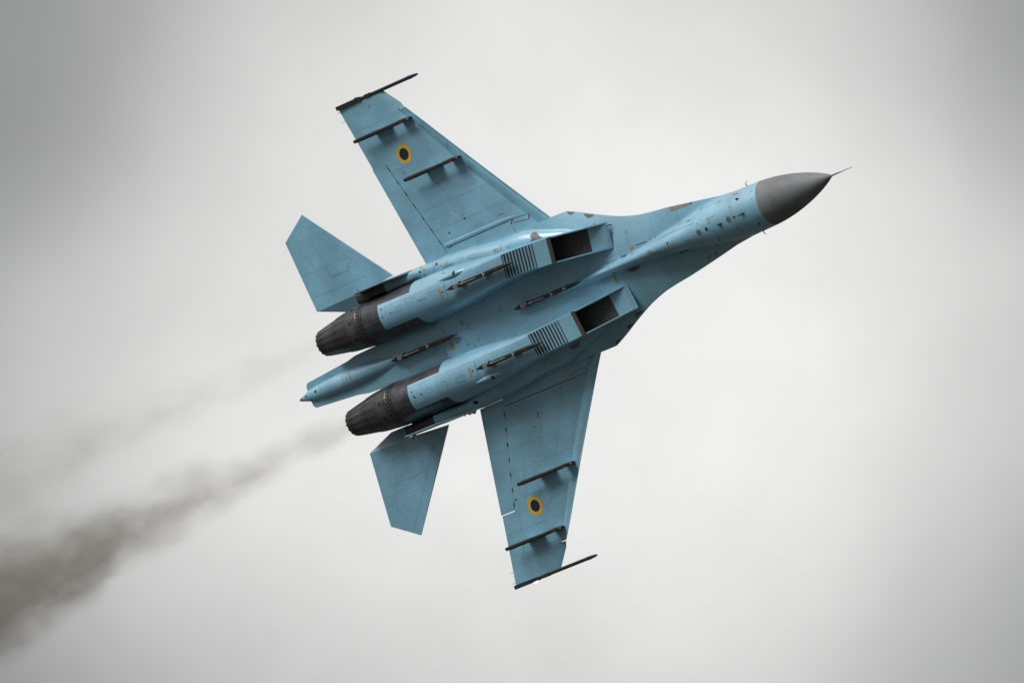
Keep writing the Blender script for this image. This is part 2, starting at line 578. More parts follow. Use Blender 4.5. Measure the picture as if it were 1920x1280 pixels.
nacs = {}
for s in (-1, 1):
    xs = list(np.linspace(6.64, 4.9, 12)) + list(np.linspace(4.75, 1.05, 26))
    secs = [nac_ring(x, s) for x in xs]
    V, F = loft(secs, True, False, False)
    # front edge: wall thickness turned inwards
    inner0 = nac_ring(6.64, s, .035)
    inner1 = nac_ring(6.3, s, .045)
    b0 = len(V)
    V += inner0 + inner1
    for j in range(NC):
        k = (j + 1) % NC
        F.append((j, b0 + j, b0 + k, k))
        F.append((b0 + j, b0 + NC + j, b0 + NC + k, b0 + k))
    # aft cowl: only the bottom sector and the top run on over the engine
    last = (len(xs) - 1) * NC
    half = 36
    j0 = [j for j in range(NC)]
    def phi(j):
        a = 360 * (j + .5) / NC
        return a if a <= 180 else a - 360
    def sector(test, xend, V, F):
        idx = [j for j in range(NC + 1) if test(phi((j - NC // 2) % NC))]
        js = [(j - NC // 2) % NC for j in idx]
        rows = [[last + j for j in js]]
        for x in np.linspace(1.05, xend, 6)[1:]:
            r = nac_ring(x, s)
            base = len(V)
            V += [r[j] for j in js]
            rows.append(list(range(base, base + len(js))))
        for r0, r1 in zip(rows[:-1], rows[1:]):
            for q in range(len(js) - 1):
                F.append((r0[q], r0[q + 1], r1[q + 1], r1[q]))
        # rim to the engine casing
        r = nac_ring(xend, s, .03)
        base = len(V)
        V += [r[j] for j in js]
        for q in range(len(js) - 1):
            F.append((rows[-1][q], rows[-1][q + 1], base + q + 1, base + q))
        for e in (0, len(js) - 1):
            inn = []
            for x in np.linspace(1.05, xend, 6):
                V.append(nac_ring(x, s, .03)[js[e]])
                inn.append(len(V) - 1)
            for q in range(5):
                F.append((rows[q][e], rows[q + 1][e], inn[q + 1], inn[q]))
    sector(lambda p: abs(p) < 37.5, -.25, V, F)
    # step ring at the side cut-outs
    r = nac_ring(1.05, s, .035)
    base = len(V)
    V += r
    for j in range(NC):
        k = (j + 1) % NC
        if 37 < abs(phi(j)) or 37 < abs(phi(k)):
            F.append((last + j, last + k, base + k, base + j))
    nac = mk('engine_nacelle', V, F, M_BLUE, smooth=32, skin=True)
    nacs[s] = nac
    # intake duct behind the mouth
    secs = [nac_ring(x, s, .046) for x in (6.32, 5.6, 5.0, 4.2, 3.2)]
    V, F = loft(secs, True, False, True)
    mk('intake_duct', V, F, M_DUCT, nac)

    # variable ramp: painted front plate, bare perforated plate behind it
    def ramp(x0, z0, x1, z1, name, mat):
        V = []
        for x, z in ((x0, z0), (x1, z1)):
            for e in (-1, 1):
                yy = n_yc(x) + e * (n_a(x) - .035)
                zz = low(x, yy) - .006 if z is None else z
                for dz in (0, .03):
                    V.append((x + .05 * e, s * yy, zz + dz))
        F = [(0, 1, 3, 2), (4, 6, 7, 5), (0, 2, 6, 4), (1, 5, 7, 3), (0, 4, 5, 1), (2, 3, 7, 6)]
        return mk(name, V, F, mat, nac, smooth=0, skin=True)
    ramp(8.06, -.315, 7.50, -.43, 'intake_ramp', M_BLUE2)
    ramp(7.498, -.432, 6.0, -.80, 'perforated_ramp', M_RAMP)
    for k in range(7):
        x = 7.2 - .13 * k
        z = -.432 + (x - 7.498) * (.368 / 1.498) - .006
        V, F = box(x - .012, x + .012, 0, 0, 0, 0)
        yc = n_yc(x)
        V = [(xx, s * (yc + e * .20), z + dz) for xx in (x - .010, x + .010) for e in (-1, 1) for dz in (0, .004)]
        mk('bleed_slot', V, F, M_DUCT, nac, smooth=0)
    # lower lip strip
    V = []
    for x, z in ((6.745, -1.222), (6.625, -1.254)):
        for e in (-1, 1):
            for dz in (0, .03):
                V.append((x + .055 * e, s * (n_yc(6.66) + e * (n_a(6.66) - .004)), z + dz))
    F = [(0, 1, 3, 2), (4, 6, 7, 5), (0, 2, 6, 4), (1, 5, 7, 3), (0, 4, 5, 1), (2, 3, 7, 6)]
    mk('intake_lip', V, F, M_LIP, nac, smooth=0)
    # blow-in louvres: black plate painting the recess shade, and separate slats
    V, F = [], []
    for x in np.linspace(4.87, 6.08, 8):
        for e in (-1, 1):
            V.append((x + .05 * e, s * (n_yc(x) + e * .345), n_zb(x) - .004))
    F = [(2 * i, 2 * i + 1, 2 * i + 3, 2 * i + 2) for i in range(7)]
    mk('louvre_shade_plate', V, F, M_BLACK, nac, smooth=0)
    NS = 10
    for k in range(NS):
        f = (k + .62) / NS
        x = 4.87 + (6.07 - 4.87) * f
        wd_ = .030 + .030 * f
        zb = n_zb(x) - .006
        V = []
        for e in (-1, 1):
            for dx, dz in ((-wd_ / 2, -.020), (wd_ / 2, -.004), (wd_ / 2, .0), (-wd_ / 2, -.016)):
                V.append((x + dx + .05 * e, s * (n_yc(x) + e * .343), zb + dz))
        F = [(0, 1, 5, 4), (1, 2, 6, 5), (2, 3, 7, 6), (3, 0, 4, 7), (0, 3, 2, 1), (4, 5, 6, 7)]
        mk('louvre_slat', V, F, M_BLUE2, nac, smooth=0)

    # ---------------- engine and nozzle
    yc, zc = 1.235, -.60
    V, F = lathe([(1.7, .60), (1.2, .618), (.4, .618), (-.25, .618), (-.5, .622), (-.98, .628)], s * yc, zc, 64)
    mk('engine_casing', V, F, M_CASEB, nac, skin=True)
    noz = bpy.data.objects.new('nozzle', None)
    col.objects.link(noz)
    noz.parent = ROOT
    V, F = lathe([(-.96, .60), (-.97, .642), (-1.03, .645), (-1.05, .632), (-1.22, .630), (-1.24, .643), (-1.29, .641), (-1.30, .60)], s * yc, zc, 64, False, False)
    mk('flange', V, F, M_CASE, noz)
    for k in range(36):
        a = 2 * math.pi * (k + .5) / 36
        if k == 0:
            bm_V, bm_F = box(-1.20, -1.07, -.032, .032, -.645, -.60)
            bl = mk('flange_block', bm_V, bm_F, M_CASEB, noz, smooth=0)
        else:
            bl = bl.copy()
            col.objects.link(bl)
        bl.location = (0, s * yc, zc)
        bl.rotation_euler = (a, 0, 0)
    V, F = lathe([(-1.285, .634), (-1.34, .636), (-1.55, .622), (-1.67, .606), (-1.68, .59)], s * yc, zc, 64, False, False)
    mk('nozzle_band', V, F, M_BAND, noz, skin=True)
    for a in (-62, -18, 26, 70):
        V, F = lathe([(0, .045), (.02, .045), (.02, .024), (.012, .022)], 0, 0, 20)
        V = [(v[1], v[2], v[0]) for v in V]
        V2 = []
        ca, sa = math.cos(rad(a)), math.sin(rad(a))
        for x, y, z in V:
            px_, py_, pz_ = x - 1.45, y, -(.626 + z)
            V2.append((px_, s * yc + py_ * ca - pz_ * sa, zc + py_ * sa + pz_ * ca))
        mk('access_port', V2, F, M_CASE, noz)

    def petals(prof_main, prof_seal, n, name):
        first = {}
        for k in range(n * 2):
            main = k % 2 == 0
            prof = prof_main if main else prof_seal
            da = math.pi / n * (.60 if main else .52)
            key = main
            if key not in first:
                V, F = [], []
                m = 4
                for x, r in prof:
                    for j in range(m + 1):
                        a = da * (2 * j / m - 1)
                        bul = (.004 * math.cos(a / da * math.pi / 2)) if main else 0
                        V.append((x, (r + bul) * math.sin(a), -(r + bul) * math.cos(a)))
                for i in range(len(prof) - 1):
                    for j in range(m):
                        F.append((i * (m + 1) + j, i * (m + 1) + j + 1, (i + 1) * (m + 1) + j + 1, (i + 1) * (m + 1) + j))
                # side walls and inner face give each petal thickness
                b = len(V)
                V += [(x, (math.hypot(y, z) - .022) * math.sin(math.atan2(y, -z)), -(math.hypot(y, z) - .022) * math.cos(math.atan2(y, -z))) for x, y, z in V]
                nn = len(prof)
                F += [tuple(b + i for i in f[::-1]) for f in list(F)]
                for i in range(nn - 1):
                    for e in (0, m):
                        F.append((i * (m + 1) + e, (i + 1) * (m + 1) + e, b + (i + 1) * (m + 1) + e, b + i * (m + 1) + e))
                for e in (0, nn - 1):
                    for j in range(m):
                        F.append((e * (m + 1) + j, e * (m + 1) + j + 1, b + e * (m + 1) + j + 1, b + e * (m + 1) + j))
                o = mk(name if main else name.replace('petal', 'seal'), V, F, M_PET if main else M_PET2, noz, smooth=30)
                first[key] = o
            else:
                o = first[key].copy()
                col.objects.link(o)
            o.location = (0, s * yc, zc)
            o.rotation_euler = (math.pi * k / n, 0, 0)
    petals([(-1.66, .604), (-1.85, .594), (-2.06, .571), (-2.22, .546)], [(-1.66, .600), (-1.85, .589), (-2.06, .565), (-2.22, .540)], 16, 'outer_petal')
    petals([(-2.20, .536), (-2.5, .493), (-2.85, .437), (-3.10, .392)], [(-2.20, .530), (-2.5, .487), (-2.85, .431), (-3.085, .386)], 16, 'inner_petal')
    V, F = lathe([(-3.0, .36), (-2.4, .42), (-1.6, .48), (-.6, .45)], s * yc, zc, 40, False, True)
    mk('jet_pipe', V, F, M_BLACK, noz)

    # blister with a drain hole on the nacelle side
    secs = []
    for i in range(17):
        t = i / 16
        x = 3.50 - 1.34 * t
        r = math.sin(math.pi * t ** .8) ** .9 if 0 < t < 1 else 0
        a_, b_ = .105 * r + .002, .15 * r + .002
        secs.append([(x, s * (1.56 + a_ * math.cos(q)), -1.145 + b_ * math.sin(q)) for q in np.linspace(0, 2 * math.pi, 21)[:-1]])
    V, F = loft(secs)
    mk('nacelle_blister', V, F, M_BLUE, nac, skin=True)

# ================================================================== TAIL BOOMS with the main gear bay bulge
b_y = stab([(7.1, 1.36), (6.5, 1.42), (6, 1.46), (5.3, 1.55), (4.3, 1.60), (3, 1.74), (2, 1.90), (1, 2.035), (0, 2.045), (-1.5, 2.04)])
b_w = stab([(7.1, .02), (6.5, .20), (6, .32), (5.3, .43), (4.3, .42), (3, .42), (2, .31), (1, .19), (0, .18), (-1.5, .17)])
b_z = stab([(7.1, -.28), (6.5, -.48), (6, -.58), (5.3, -.66), (4.3, -.68), (3, -.66), (2, -.60), (1, -.54), (0, -.51), (-1.5, -.47)])
booms = {}
for s in (-1, 1):
    def bring(x, ins=0.0):
        y0, w0, zb = b_y(x), b_w(x) - ins, b_z(x) + ins
        zt = .18 if x > -.3 else .12
        zc, hb = (zt + zb) / 2, (zt - zb) / 2
        n = 2.4 if x > 1 else 2.4 + min((1 - x), 1.3) * 2.2
        return [(x, s * (y0 + sup(2 * math.pi * j / 48, w0, hb, n)[0]), zc + sup(2 * math.pi * j / 48, w0, hb, n)[1]) for j in range(48)]
    V, F = loft([bring(x) for x in np.linspace(7.1, -.30, 50)])
    bm_ = mk('tail_boom', V, F, M_BLUE, skin=True, smooth=45)
    booms[s] = bm_
    V, F = loft([bring(x, .012) for x in np.linspace(-.295, -1.5, 8)])
    mk('heat_shield', V, F, M_CASE, bm_, skin=True, smooth=45)
    V, F = box(-1.44, 2.2, s * .62, s * 2.04, -.16, .06)
    mk('aft_deck', V, F, M_CASE, None, smooth=0)
    # ventral fin
    out2d = [(.85, -.42), (.15, -1.02), (-1.05, -1.10), (-1.30, -.42)]
    yv = 2.19
    V = [(x, s * (yv + d * (.028 if i in (0, 3) else .014)), z) for d in (-1, 1) for i, (x, z) in enumerate(out2d)]
    F = [(0, 1, 2, 3), (4, 7, 6, 5)] + [(i, (i + 1) % 4, 4 + (i + 1) % 4, 4 + i) for i in range(4)]
    mk('ventral_fin', V, F, M_BLUE, smooth=0)
    # fin and rudder
    def slab(pts, y0, y1, t0, t1, name, mat, parent):
        n = len(pts)
        V = []
        for d in (-1, 1):
            for x, z in pts:
                f = (z - .1) / 3.5
                V.append((x, s * (y0 + (y1 - y0) * f + d * (t0 + (t1 - t0) * f)), z))
        F = [tuple(range(n)), tuple(range(n, 2 * n))[::-1]] + [(i, (i + 1) % n, n + (i + 1) % n, n + i) for i in range(n)]
        return mk(name, V, F, mat, parent, smooth=0)
    fin = slab([(2.7, .05), (-.05, 3.3), (-.35, 3.5), (-1.55, 3.5), (-1.35, 2.6), (-.62, .9), (-.5, .05)], 2.02, 2.02, .07, .03, 'vertical_fin', M_TOP, None)
    slab([(-.63, .92), (-1.36, 2.58), (-1.95, 2.58), (-1.35, .92)], 2.02, 2.02, .04, .02, 'rudder', M_TOP, fin)
    for zf in (1.05, 1.55, 2.05, 2.45):
        xf = -.62 - (zf - .9) * .435
        V, F = loft([[(xf + .11, s * (2.06 + .01 * q), zf + .02 * p_) for q, p_ in ((-1, -1), (1, -1), (1, 1), (-1, 1))],
                     [(xf, s * (2.10 + .06 * q), zf + .035 * p_) for q, p_ in ((-1, -1), (1, -1), (1, 1), (-1, 1))],
                     [(xf - .2, s * (2.05 + .01 * q), zf + .02 * p_) for q, p_ in ((-1, -1), (1, -1), (1, 1), (-1, 1))]])
        mk('hinge_fairing', V, F, M_TOP, fin, smooth=0)

# ================================================================== WINGS
LE = lambda y: 6.15 - (y - 2.04) * (3.83 / 4.69)
LEt = lambda y: 2.38 - (y - 6.73) * (.53 / .58)
TE = lambda y: .0 + (7.35 - y) * (1.10 / 5.05)
HF = tab([(1.6, 2.28), (2.35, 2.02), (5.33, .98)])                    # flaperon hinge
HL = tab([(1.6, 6.11), (2.05, 5.71), (2.43, 5.37), (4.35, 3.86), (6.18, 2.55), (6.66, 2.15)])   # leading edge flap hinge
tT = tab([(1.6, .17), (2.2, .155), (7.35, .045)])


def wthick(x, y):
    u = min(max((LE(y) - x) / (LE(y) - TE(y)), 0), 1)
    return tT(y) * (math.sin(math.pi * u ** .62) ** .8 if 0 < u < 1 else 0) + .010


def panel(ys, xf, xr, nx, s, zoff=None, swap=False):
    """closed wing panel between the lines xf(y) and xr(y)"""
    secs = []
    for y in ys:
        ring = []
        for j in range(nx + 1):
            x = xf(y) + (xr(y) - xf(y)) * j / nx
            ring.append([x, s * y, -wthick(x, y)])
        for j in range(nx + 1):
            x = xr(y) + (xf(y) - xr(y)) * j / nx
            ring.append([x, s * y, wthick(x, y)])
        if zoff:
            ring = [zoff(p) for p in ring]
        secs.append([tuple(p) for p in ring])
    return loft(secs)


wings = {}
stabs = {}
for s in (-1, 1):
    ys = list(np.linspace(1.6, 5.335, 20))
    V1, F1 = panel(ys, lambda y: HL(y) - .004, lambda y: HF(y) + .004, 14, s)
    ys2 = list(np.linspace(5.335, 6.66, 8))
    V2, F2 = panel(ys2, lambda y: HL(y) - .004, TE, 14, s)
    ys3 = list(np.linspace(6.66, 7.32, 5))
    V3, F3 = panel(ys3, lambda y: min(LEt(y), LEt(6.73) + (y - 6.73) * .4 if y < 6.73 else 99), TE, 14, s)
    V, F = join((V1, F1), (V2, F2), (V3, F3))
    fmw = [1 if sum(V[i][2] for i in f) / len(f) > .012 else 0 for f in F]
    wing = mk('wing', V, F, None, smooth=25, skin=True, mats=[M_BLUE, M_TOP], fmat=fmw)
    wings[s] = wing
    DR = math.tan(rad(20))

    def droop(p, s=s):
        y = abs(p[1])
        d = p[0] - HL(y)
        if d > 0:
            p[2] -= d * DR
        return p
    V, F = panel(list(np.linspace(2.06, 6.64, 22)), lambda y: LE(y) + .10, lambda y: HL(y) + .004, 6, s, zoff=droop)
    mk('leading_edge_flap', V, F, M_BLUE, wing, smooth=25, skin=True)
    dd = math.tan(rad(2.0 if s < 0 else 3.0))

    def defl(p):
        y = abs(p[1])
        d = HF(y) - p[0]
        if d > 0:
            p[2] -= d * dd
        return p
    V, F = panel(list(np.linspace(2.235, 5.333 if s < 0 else 5.308, 12)), lambda y: HF(y) - .004, lambda y: TE(y) - .012, 6, s, zoff=defl)
    mk('flaperon', V, F, M_BLUE, wing, smooth=25, skin=True)

    # wingtip launch rail
    V, F = [], []
    prof = [(0.0, .055, .075), (.25, .055, .085), (1.0, .055, .085), (1.02, .05, .075), (2.6, .05, .075), (3.0, .048, .07), (3.18, .036, .05), (3.27, .018, .025), (3.29, .004, .005)]
    secs = []
    for x, a_, b_ in prof:
        secs.append([(x, s * (7.37 + sup(2 * math.pi * (j + .5) / 20, a_, b_, 4)[0]), sup(2 * math.pi * (j + .5) / 20, a_, b_, 4)[1] - .005) for j in range(20)])
    V, F = loft(secs)
    tr = mk('wingtip_rail', V, F, M_RAILD, smooth=40)
    V, F = loft([[(x, s * (7.37 + sup(2 * math.pi * (j + .5) / 20, a_ + .006, b_ + .006, 4)[0]), sup(2 * math.pi * (j + .5) / 20, a_ + .006, b_ + .006, 4)[1] - .005) for j in range(20)] for x, a_, b_ in [(2.9, .049, .072), (3.0, .048, .07), (3.18, .036, .05), (3.27, .018, .025), (3.295, .004, .005)]])
    mk('rail_nose', V, F, M_NAVY, tr, smooth=40)
    V, F = box(-.01, .98, s * 7.325, s * 7.437, -.10, -.02)
    mk('rail_shoe', V, F, M_RAIL if s < 0 else M_NAVY, tr, smooth=0)
    V, F = box(1.15, 1.4, s * 7.335, s * 7.43, -.092, -.02)
    mk('rail_shoe', V, F, M_RAIL, tr, smooth=0)
    V, F = lathe([(.68, .004), (.70, .022), (.78, .03), (.84, .022), (.86, .004)], s * 7.445, -.01, 16)
    mk('navigation_light', V, F, M_REDLAMP if s > 0 else M_GRNLAMP, tr)

    # underwing rails on short pylons
    for (x0, x1, y0, zr) in ((.42, 2.81, 6.27, -.36), (1.75, 4.08, 4.67, -.42)):
        L = x1 - x0
        prof = [(0, .03, .03), (.04, .052, .05), (.17 * L / 2.35, .054, .052), (.18 * L / 2.35, .062, .065), (.45 * L, .062, .065), (.47 * L, .055, .055), (.92 * L, .055, .055), (.97 * L, .05, .045), (L, .025, .02)]
        secs = [[(x0 + x, s * (y0 + sup(2 * math.pi * (j + .5) / 20, a_, b_, 3.5)[0]), zr + sup(2 * math.pi * (j + .5) / 20, a_, b_, 3.5)[1]) for j in range(20)] for x, a_, b_ in prof]
        V, F = loft(secs)
        rl = mk('launch_rail', V, F, M_RAIL, smooth=40)
        ztop = -.03
        # pylon blade in two feet joined along the wing
        for f0, f1 in ((.28, .56), (.74, .90)):
            xa, xb = x0 + f0 * L, x0 + f1 * L
            V = []
            for z, g, t in ((zr + .03, 0.0, .042), ((zr - .02) / 2, .0, .045), (ztop, .03, .07)):
                V += [(xa - g, s * (y0 - t * .3), z), (xa + .12, s * (y0 - t), z), (xb - .12, s * (y0 - t), z), (xb + g, s * (y0 - t * .3), z),
                      (xb + g, s * (y0 + t * .3), z), (xb - .12, s * (y0 + t), z), (xa + .12, s * (y0 + t), z), (xa - g, s * (y0 + t * .3), z)]
            V, F = loft([V[0:8], V[8:16], V[16:24]])
            mk('pylon', V, F, M_BLUE2, rl, smooth=30)
        V, F = box(x0 + .80 * L, x0 + .87 * L, s * y0 - .05, s * y0 + .05, zr - .062, zr - .04)
        mk('warning_tag', V, F, M_RED, rl, smooth=0)
        V, F = box(x0 + .93 * L, x0 + .96 * L, s * y0 - .03, s * y0 + .03, zr - .058, zr - .03)
        mk('contact_stud', V, F, M_RAILL, rl, smooth=0)

    # stabilator
    Z = -.20
    pts = [(-.10, 2.30), (-2.56, 4.96), (-3.54, 4.40), (-3.32, 2.20), (-1.70, 2.20)]
    tv = [.035, .010, .006, .006, .05]
    V = [(x, s * y, Z - t) for (x, y), t in zip(pts, tv)] + [(x, s * y, Z + t) for (x, y), t in zip(pts, tv)]
    cx, cy = -1.8, 2.9
    V += [(cx, s * cy, Z - .05), (cx, s * cy, Z + .05)]
    n = 5
    F = [(i, (i + 1) % n, 10) for i in range(n)] + [(n + (i + 1) % n, n + i, 11) for i in range(n)] + [(i, n + i, n + (i + 1) % n, (i + 1) % n) for i in range(n)]
    st = mk('stabilator', V, F, M_BLUE, smooth=20, skin=True)
    stabs[s] = st
    pr = [(-1.66, 2.196), (-3.315, 2.196), (-2.36, 1.86), (-1.66, 1.86)]
    tv = [.050, .006, .006, .03]
    zz = [Z, Z, Z + .12, Z + .12]
    V = [(x, s * y, z - t) for (x, y), t, z in zip(pr, tv, zz)] + [(x, s * y, z + t) for (x, y), t, z in zip(pr, tv, zz)]
    F = [(0, 1, 2, 3), (7, 6, 5, 4)] + [(i, (i + 1) % 4, 4 + (i + 1) % 4, 4 + i) for i in range(4)]
    mk('root_fillet', V, F, M_BLUE2, st, smooth=0, skin=True)
    V, F = tube((-1.35, s * 2.0, -.2), (-1.55, s * 2.34, -.2), .06, .05, 12)
    mk('pivot', V, F, M_RAIL, st)

# ================================================================== FUSELAGE LAUNCHERS
def launcher(x0, y0, zsurf, zr):
    L = 2.72
    g = lambda f: x0 + f * L
    root = bpy.data.objects.new('missile_launcher', None)
    col.objects.link(root)
    root.parent = ROOT
    # beam hung from the skin, pointed fore and aft
    prof = [(.0, .006, .01), (.05, .045, .05), (.095, .062, .07), (.70, .062, .07), (.80, .060, .068), (.92, .038, .05), (1.0, .006, .012)]
    V, F = loft([[(g(f), y0 + sup(2 * math.pi * (j + .5) / 20, a_, b_, 4)[0], zr + .05 + sup(2 * math.pi * (j + .5) / 20, a_, b_, 4)[1]) for j in range(20)] for f, a_, b_ in prof])
    mk('beam', V, F, M_RAILD, root, smooth=40)
    V, F = loft([[(g(f), y0 + sup(2 * math.pi * (j + .5) / 16, a_, a_, 3)[0], zr + .02 + sup(2 * math.pi * (j + .5) / 16, a_, a_, 3)[1]) for j in range(16)] for f, a_ in [(.0, .006), (.05, .045), (.105, .072)]])
    mk('tail_cone', V, F, M_RAIL, root, smooth=40)
    for f0, f1 in ((.16, .24), (.52, .62)):
        V, F = box(g(f0), g(f1), y0 - .045, y0 + .045, zr + .06, zsurf + .05)
        mk('hanger', V, F, M_RAILD, root, smooth=0)
    V, F = box(g(.12), g(.185), y0 - .056, y0 + .056, zr - .055, zr + .0)
    mk('actuator_block', V, F, M_RAILL, root, smooth=0)
    V, F = lathe([(g(.195), .07), (g(.197), .088), (g(.225), .088), (g(.227), .07)], y0, zr + .015, 20)
    mk('collar', V, F, M_RAILD, root)
    V, F = join(lathe([(g(.205), .03), (g(.207), .05), (g(.22), .05), (g(.222), .03)], y0 - .02, zr - .055, 12))
    mk('pin', V, F, M_RAILL, root)
    V, F = join(tube((g(.235), y0 + .006, zr - .045), (g(.285), y0 + .006, zr - .045), .034, .034, 12), tube((g(.285), y0 + .006, zr - .045), (g(.46), y0 + .006, zr - .045), .02, .02, 10))
    mk('ejector_rod', V, F, M_RAILL, root)
    V, F = join(box(g(.30), g(.45), y0 - .05, y0 - .022, zr - .052, zr - .01))
    mk('guide_bar', V, F, M_RAILD, root, smooth=0)
    V, F = box(g(.485), g(.555), y0 - .04, y0 + .045, zr - .065, zr - .01)
    mk('swing_arm', V, F, M_RAIL, root, smooth=0)
    V, F = join(tube((g(.56), y0 - .06, zr - .03), (g(.575), y0 + .06, zr - .05), .022, .022, 8), tube((g(.59), y0 + .01, zr - .06), (g(.605), y0 + .01, zr - .06), .03, .03, 10))
    mk('clamp', V, F, M_RAILL, root)
    V, F = loft([[(g(f), y0 + sup(2 * math.pi * (j + .5) / 16, a_, a_, 4)[0], zr + .02 + sup(2 * math.pi * (j + .5) / 16, a_, a_, 4)[1]) for j in range(16)] for f, a_ in [(.60, .06), (.62, .066), (.80, .066), (.90, .05), (.97, .02), (1.0, .005)]])
    mk('front_fairing', V, F, M_RAIL, root, smooth=40)
    V, F = box(g(.745), g(.79), y0 - .04, y0 + .04, zr - .052, zr - .03)
    mk('cover_tag', V, F, M_RED if zr < -1 or x0 < 0 else M_RAILL, root, smooth=0)
    return root


launcher(4.08, 0.0, -.45, -.62)
launcher(-1.00, 0.0, -.42, -.60)
for s in (-1, 1):
    launcher(2.68, s * 1.215, -1.27, -1.47)

# ================================================================== SURFACE MARKS laid on the lower skin
bvh = BVHTree.FromPolygons(ALLV, ALLF)


def hit(x, y, lift=.005):
    r = bvh.ray_cast(Vector((x, y, -6)), Vector((0, 0, 1)))
    if r[0] is None:
        return None
    n = r[1]
    if n.z > 0:
        n = -n
    return r[0] + n * lift


def patch(name, pts, mat, parent=None, lift=.005):
    """convex outline in plan, laid on the skin with an inner point"""
    dense = []
    n = len(pts)
    for i in range(n):
        a, b = Vector(pts[i]), Vector(pts[(i + 1) % n])
        m = max(1, int((b - a).length / .08))
        for k in range(m):
            dense.append(a + (b - a) * k / m)
    c = sum(dense, Vector((0, 0))) / len(dense)
    rings = [[c + (p - c) * f for p in dense] for f in (1.0, .66, .33)]
    V = []
    for r in rings:
        for p in r:
            h = hit(p.x, p.y, lift)
            if h is None:
                return None
            V.append(h)
    h = hit(c.x, c.y, lift)
    if h is None:
        return None
    V.append(h)
    m = len(dense)
    F = []
    for k in range(2):
        for j in range(m):
            F.append((k * m + j, k * m + (j + 1) % m, (k + 1) * m + (j + 1) % m, (k + 1) * m + j))
    for j in range(m):
        F.append((2 * m + j, 2 * m + (j + 1) % m, 3 * m))
    return mk(name, V, F, mat, parent, smooth=60)


def disc(name, x, y, r, mat, parent=None, lift=.005, n=20, sx=1.0):
    return patch(name, [(x + sx * r * math.cos(2 * math.pi * j / n), y + r * math.sin(2 * math.pi * j / n)) for j in range(n)], mat, parent, lift)


def seam(pts, w=.018, mat=None, parent=None, name='seam', lift=.004):
    V, F = [], []
    path = []
    for a, b in zip(pts[:-1], pts[1:]):
        a, b = Vector(a), Vector(b)
        m = max(1, int((b - a).length / .07))
        for k in range(m):
            path.append(a + (b - a) * k / m)
    path.append(Vector(pts[-1]))
    for i, p in enumerate(path):
        d = (path[min(i + 1, len(path) - 1)] - path[max(i - 1, 0)]).normalized()
        q = Vector((-d.y, d.x)) * w / 2
        for e in (-1, 1):
            h = hit(p.x + e * q.x, p.y + e * q.y, lift)
            if h is None:
                return None
            V.append(h)
    F = [(2 * i, 2 * i + 1, 2 * i + 3, 2 * i + 2) for i in range(len(path) - 1)]
    return mk(name, V, F, mat or M_SEAM, parent, smooth=60)


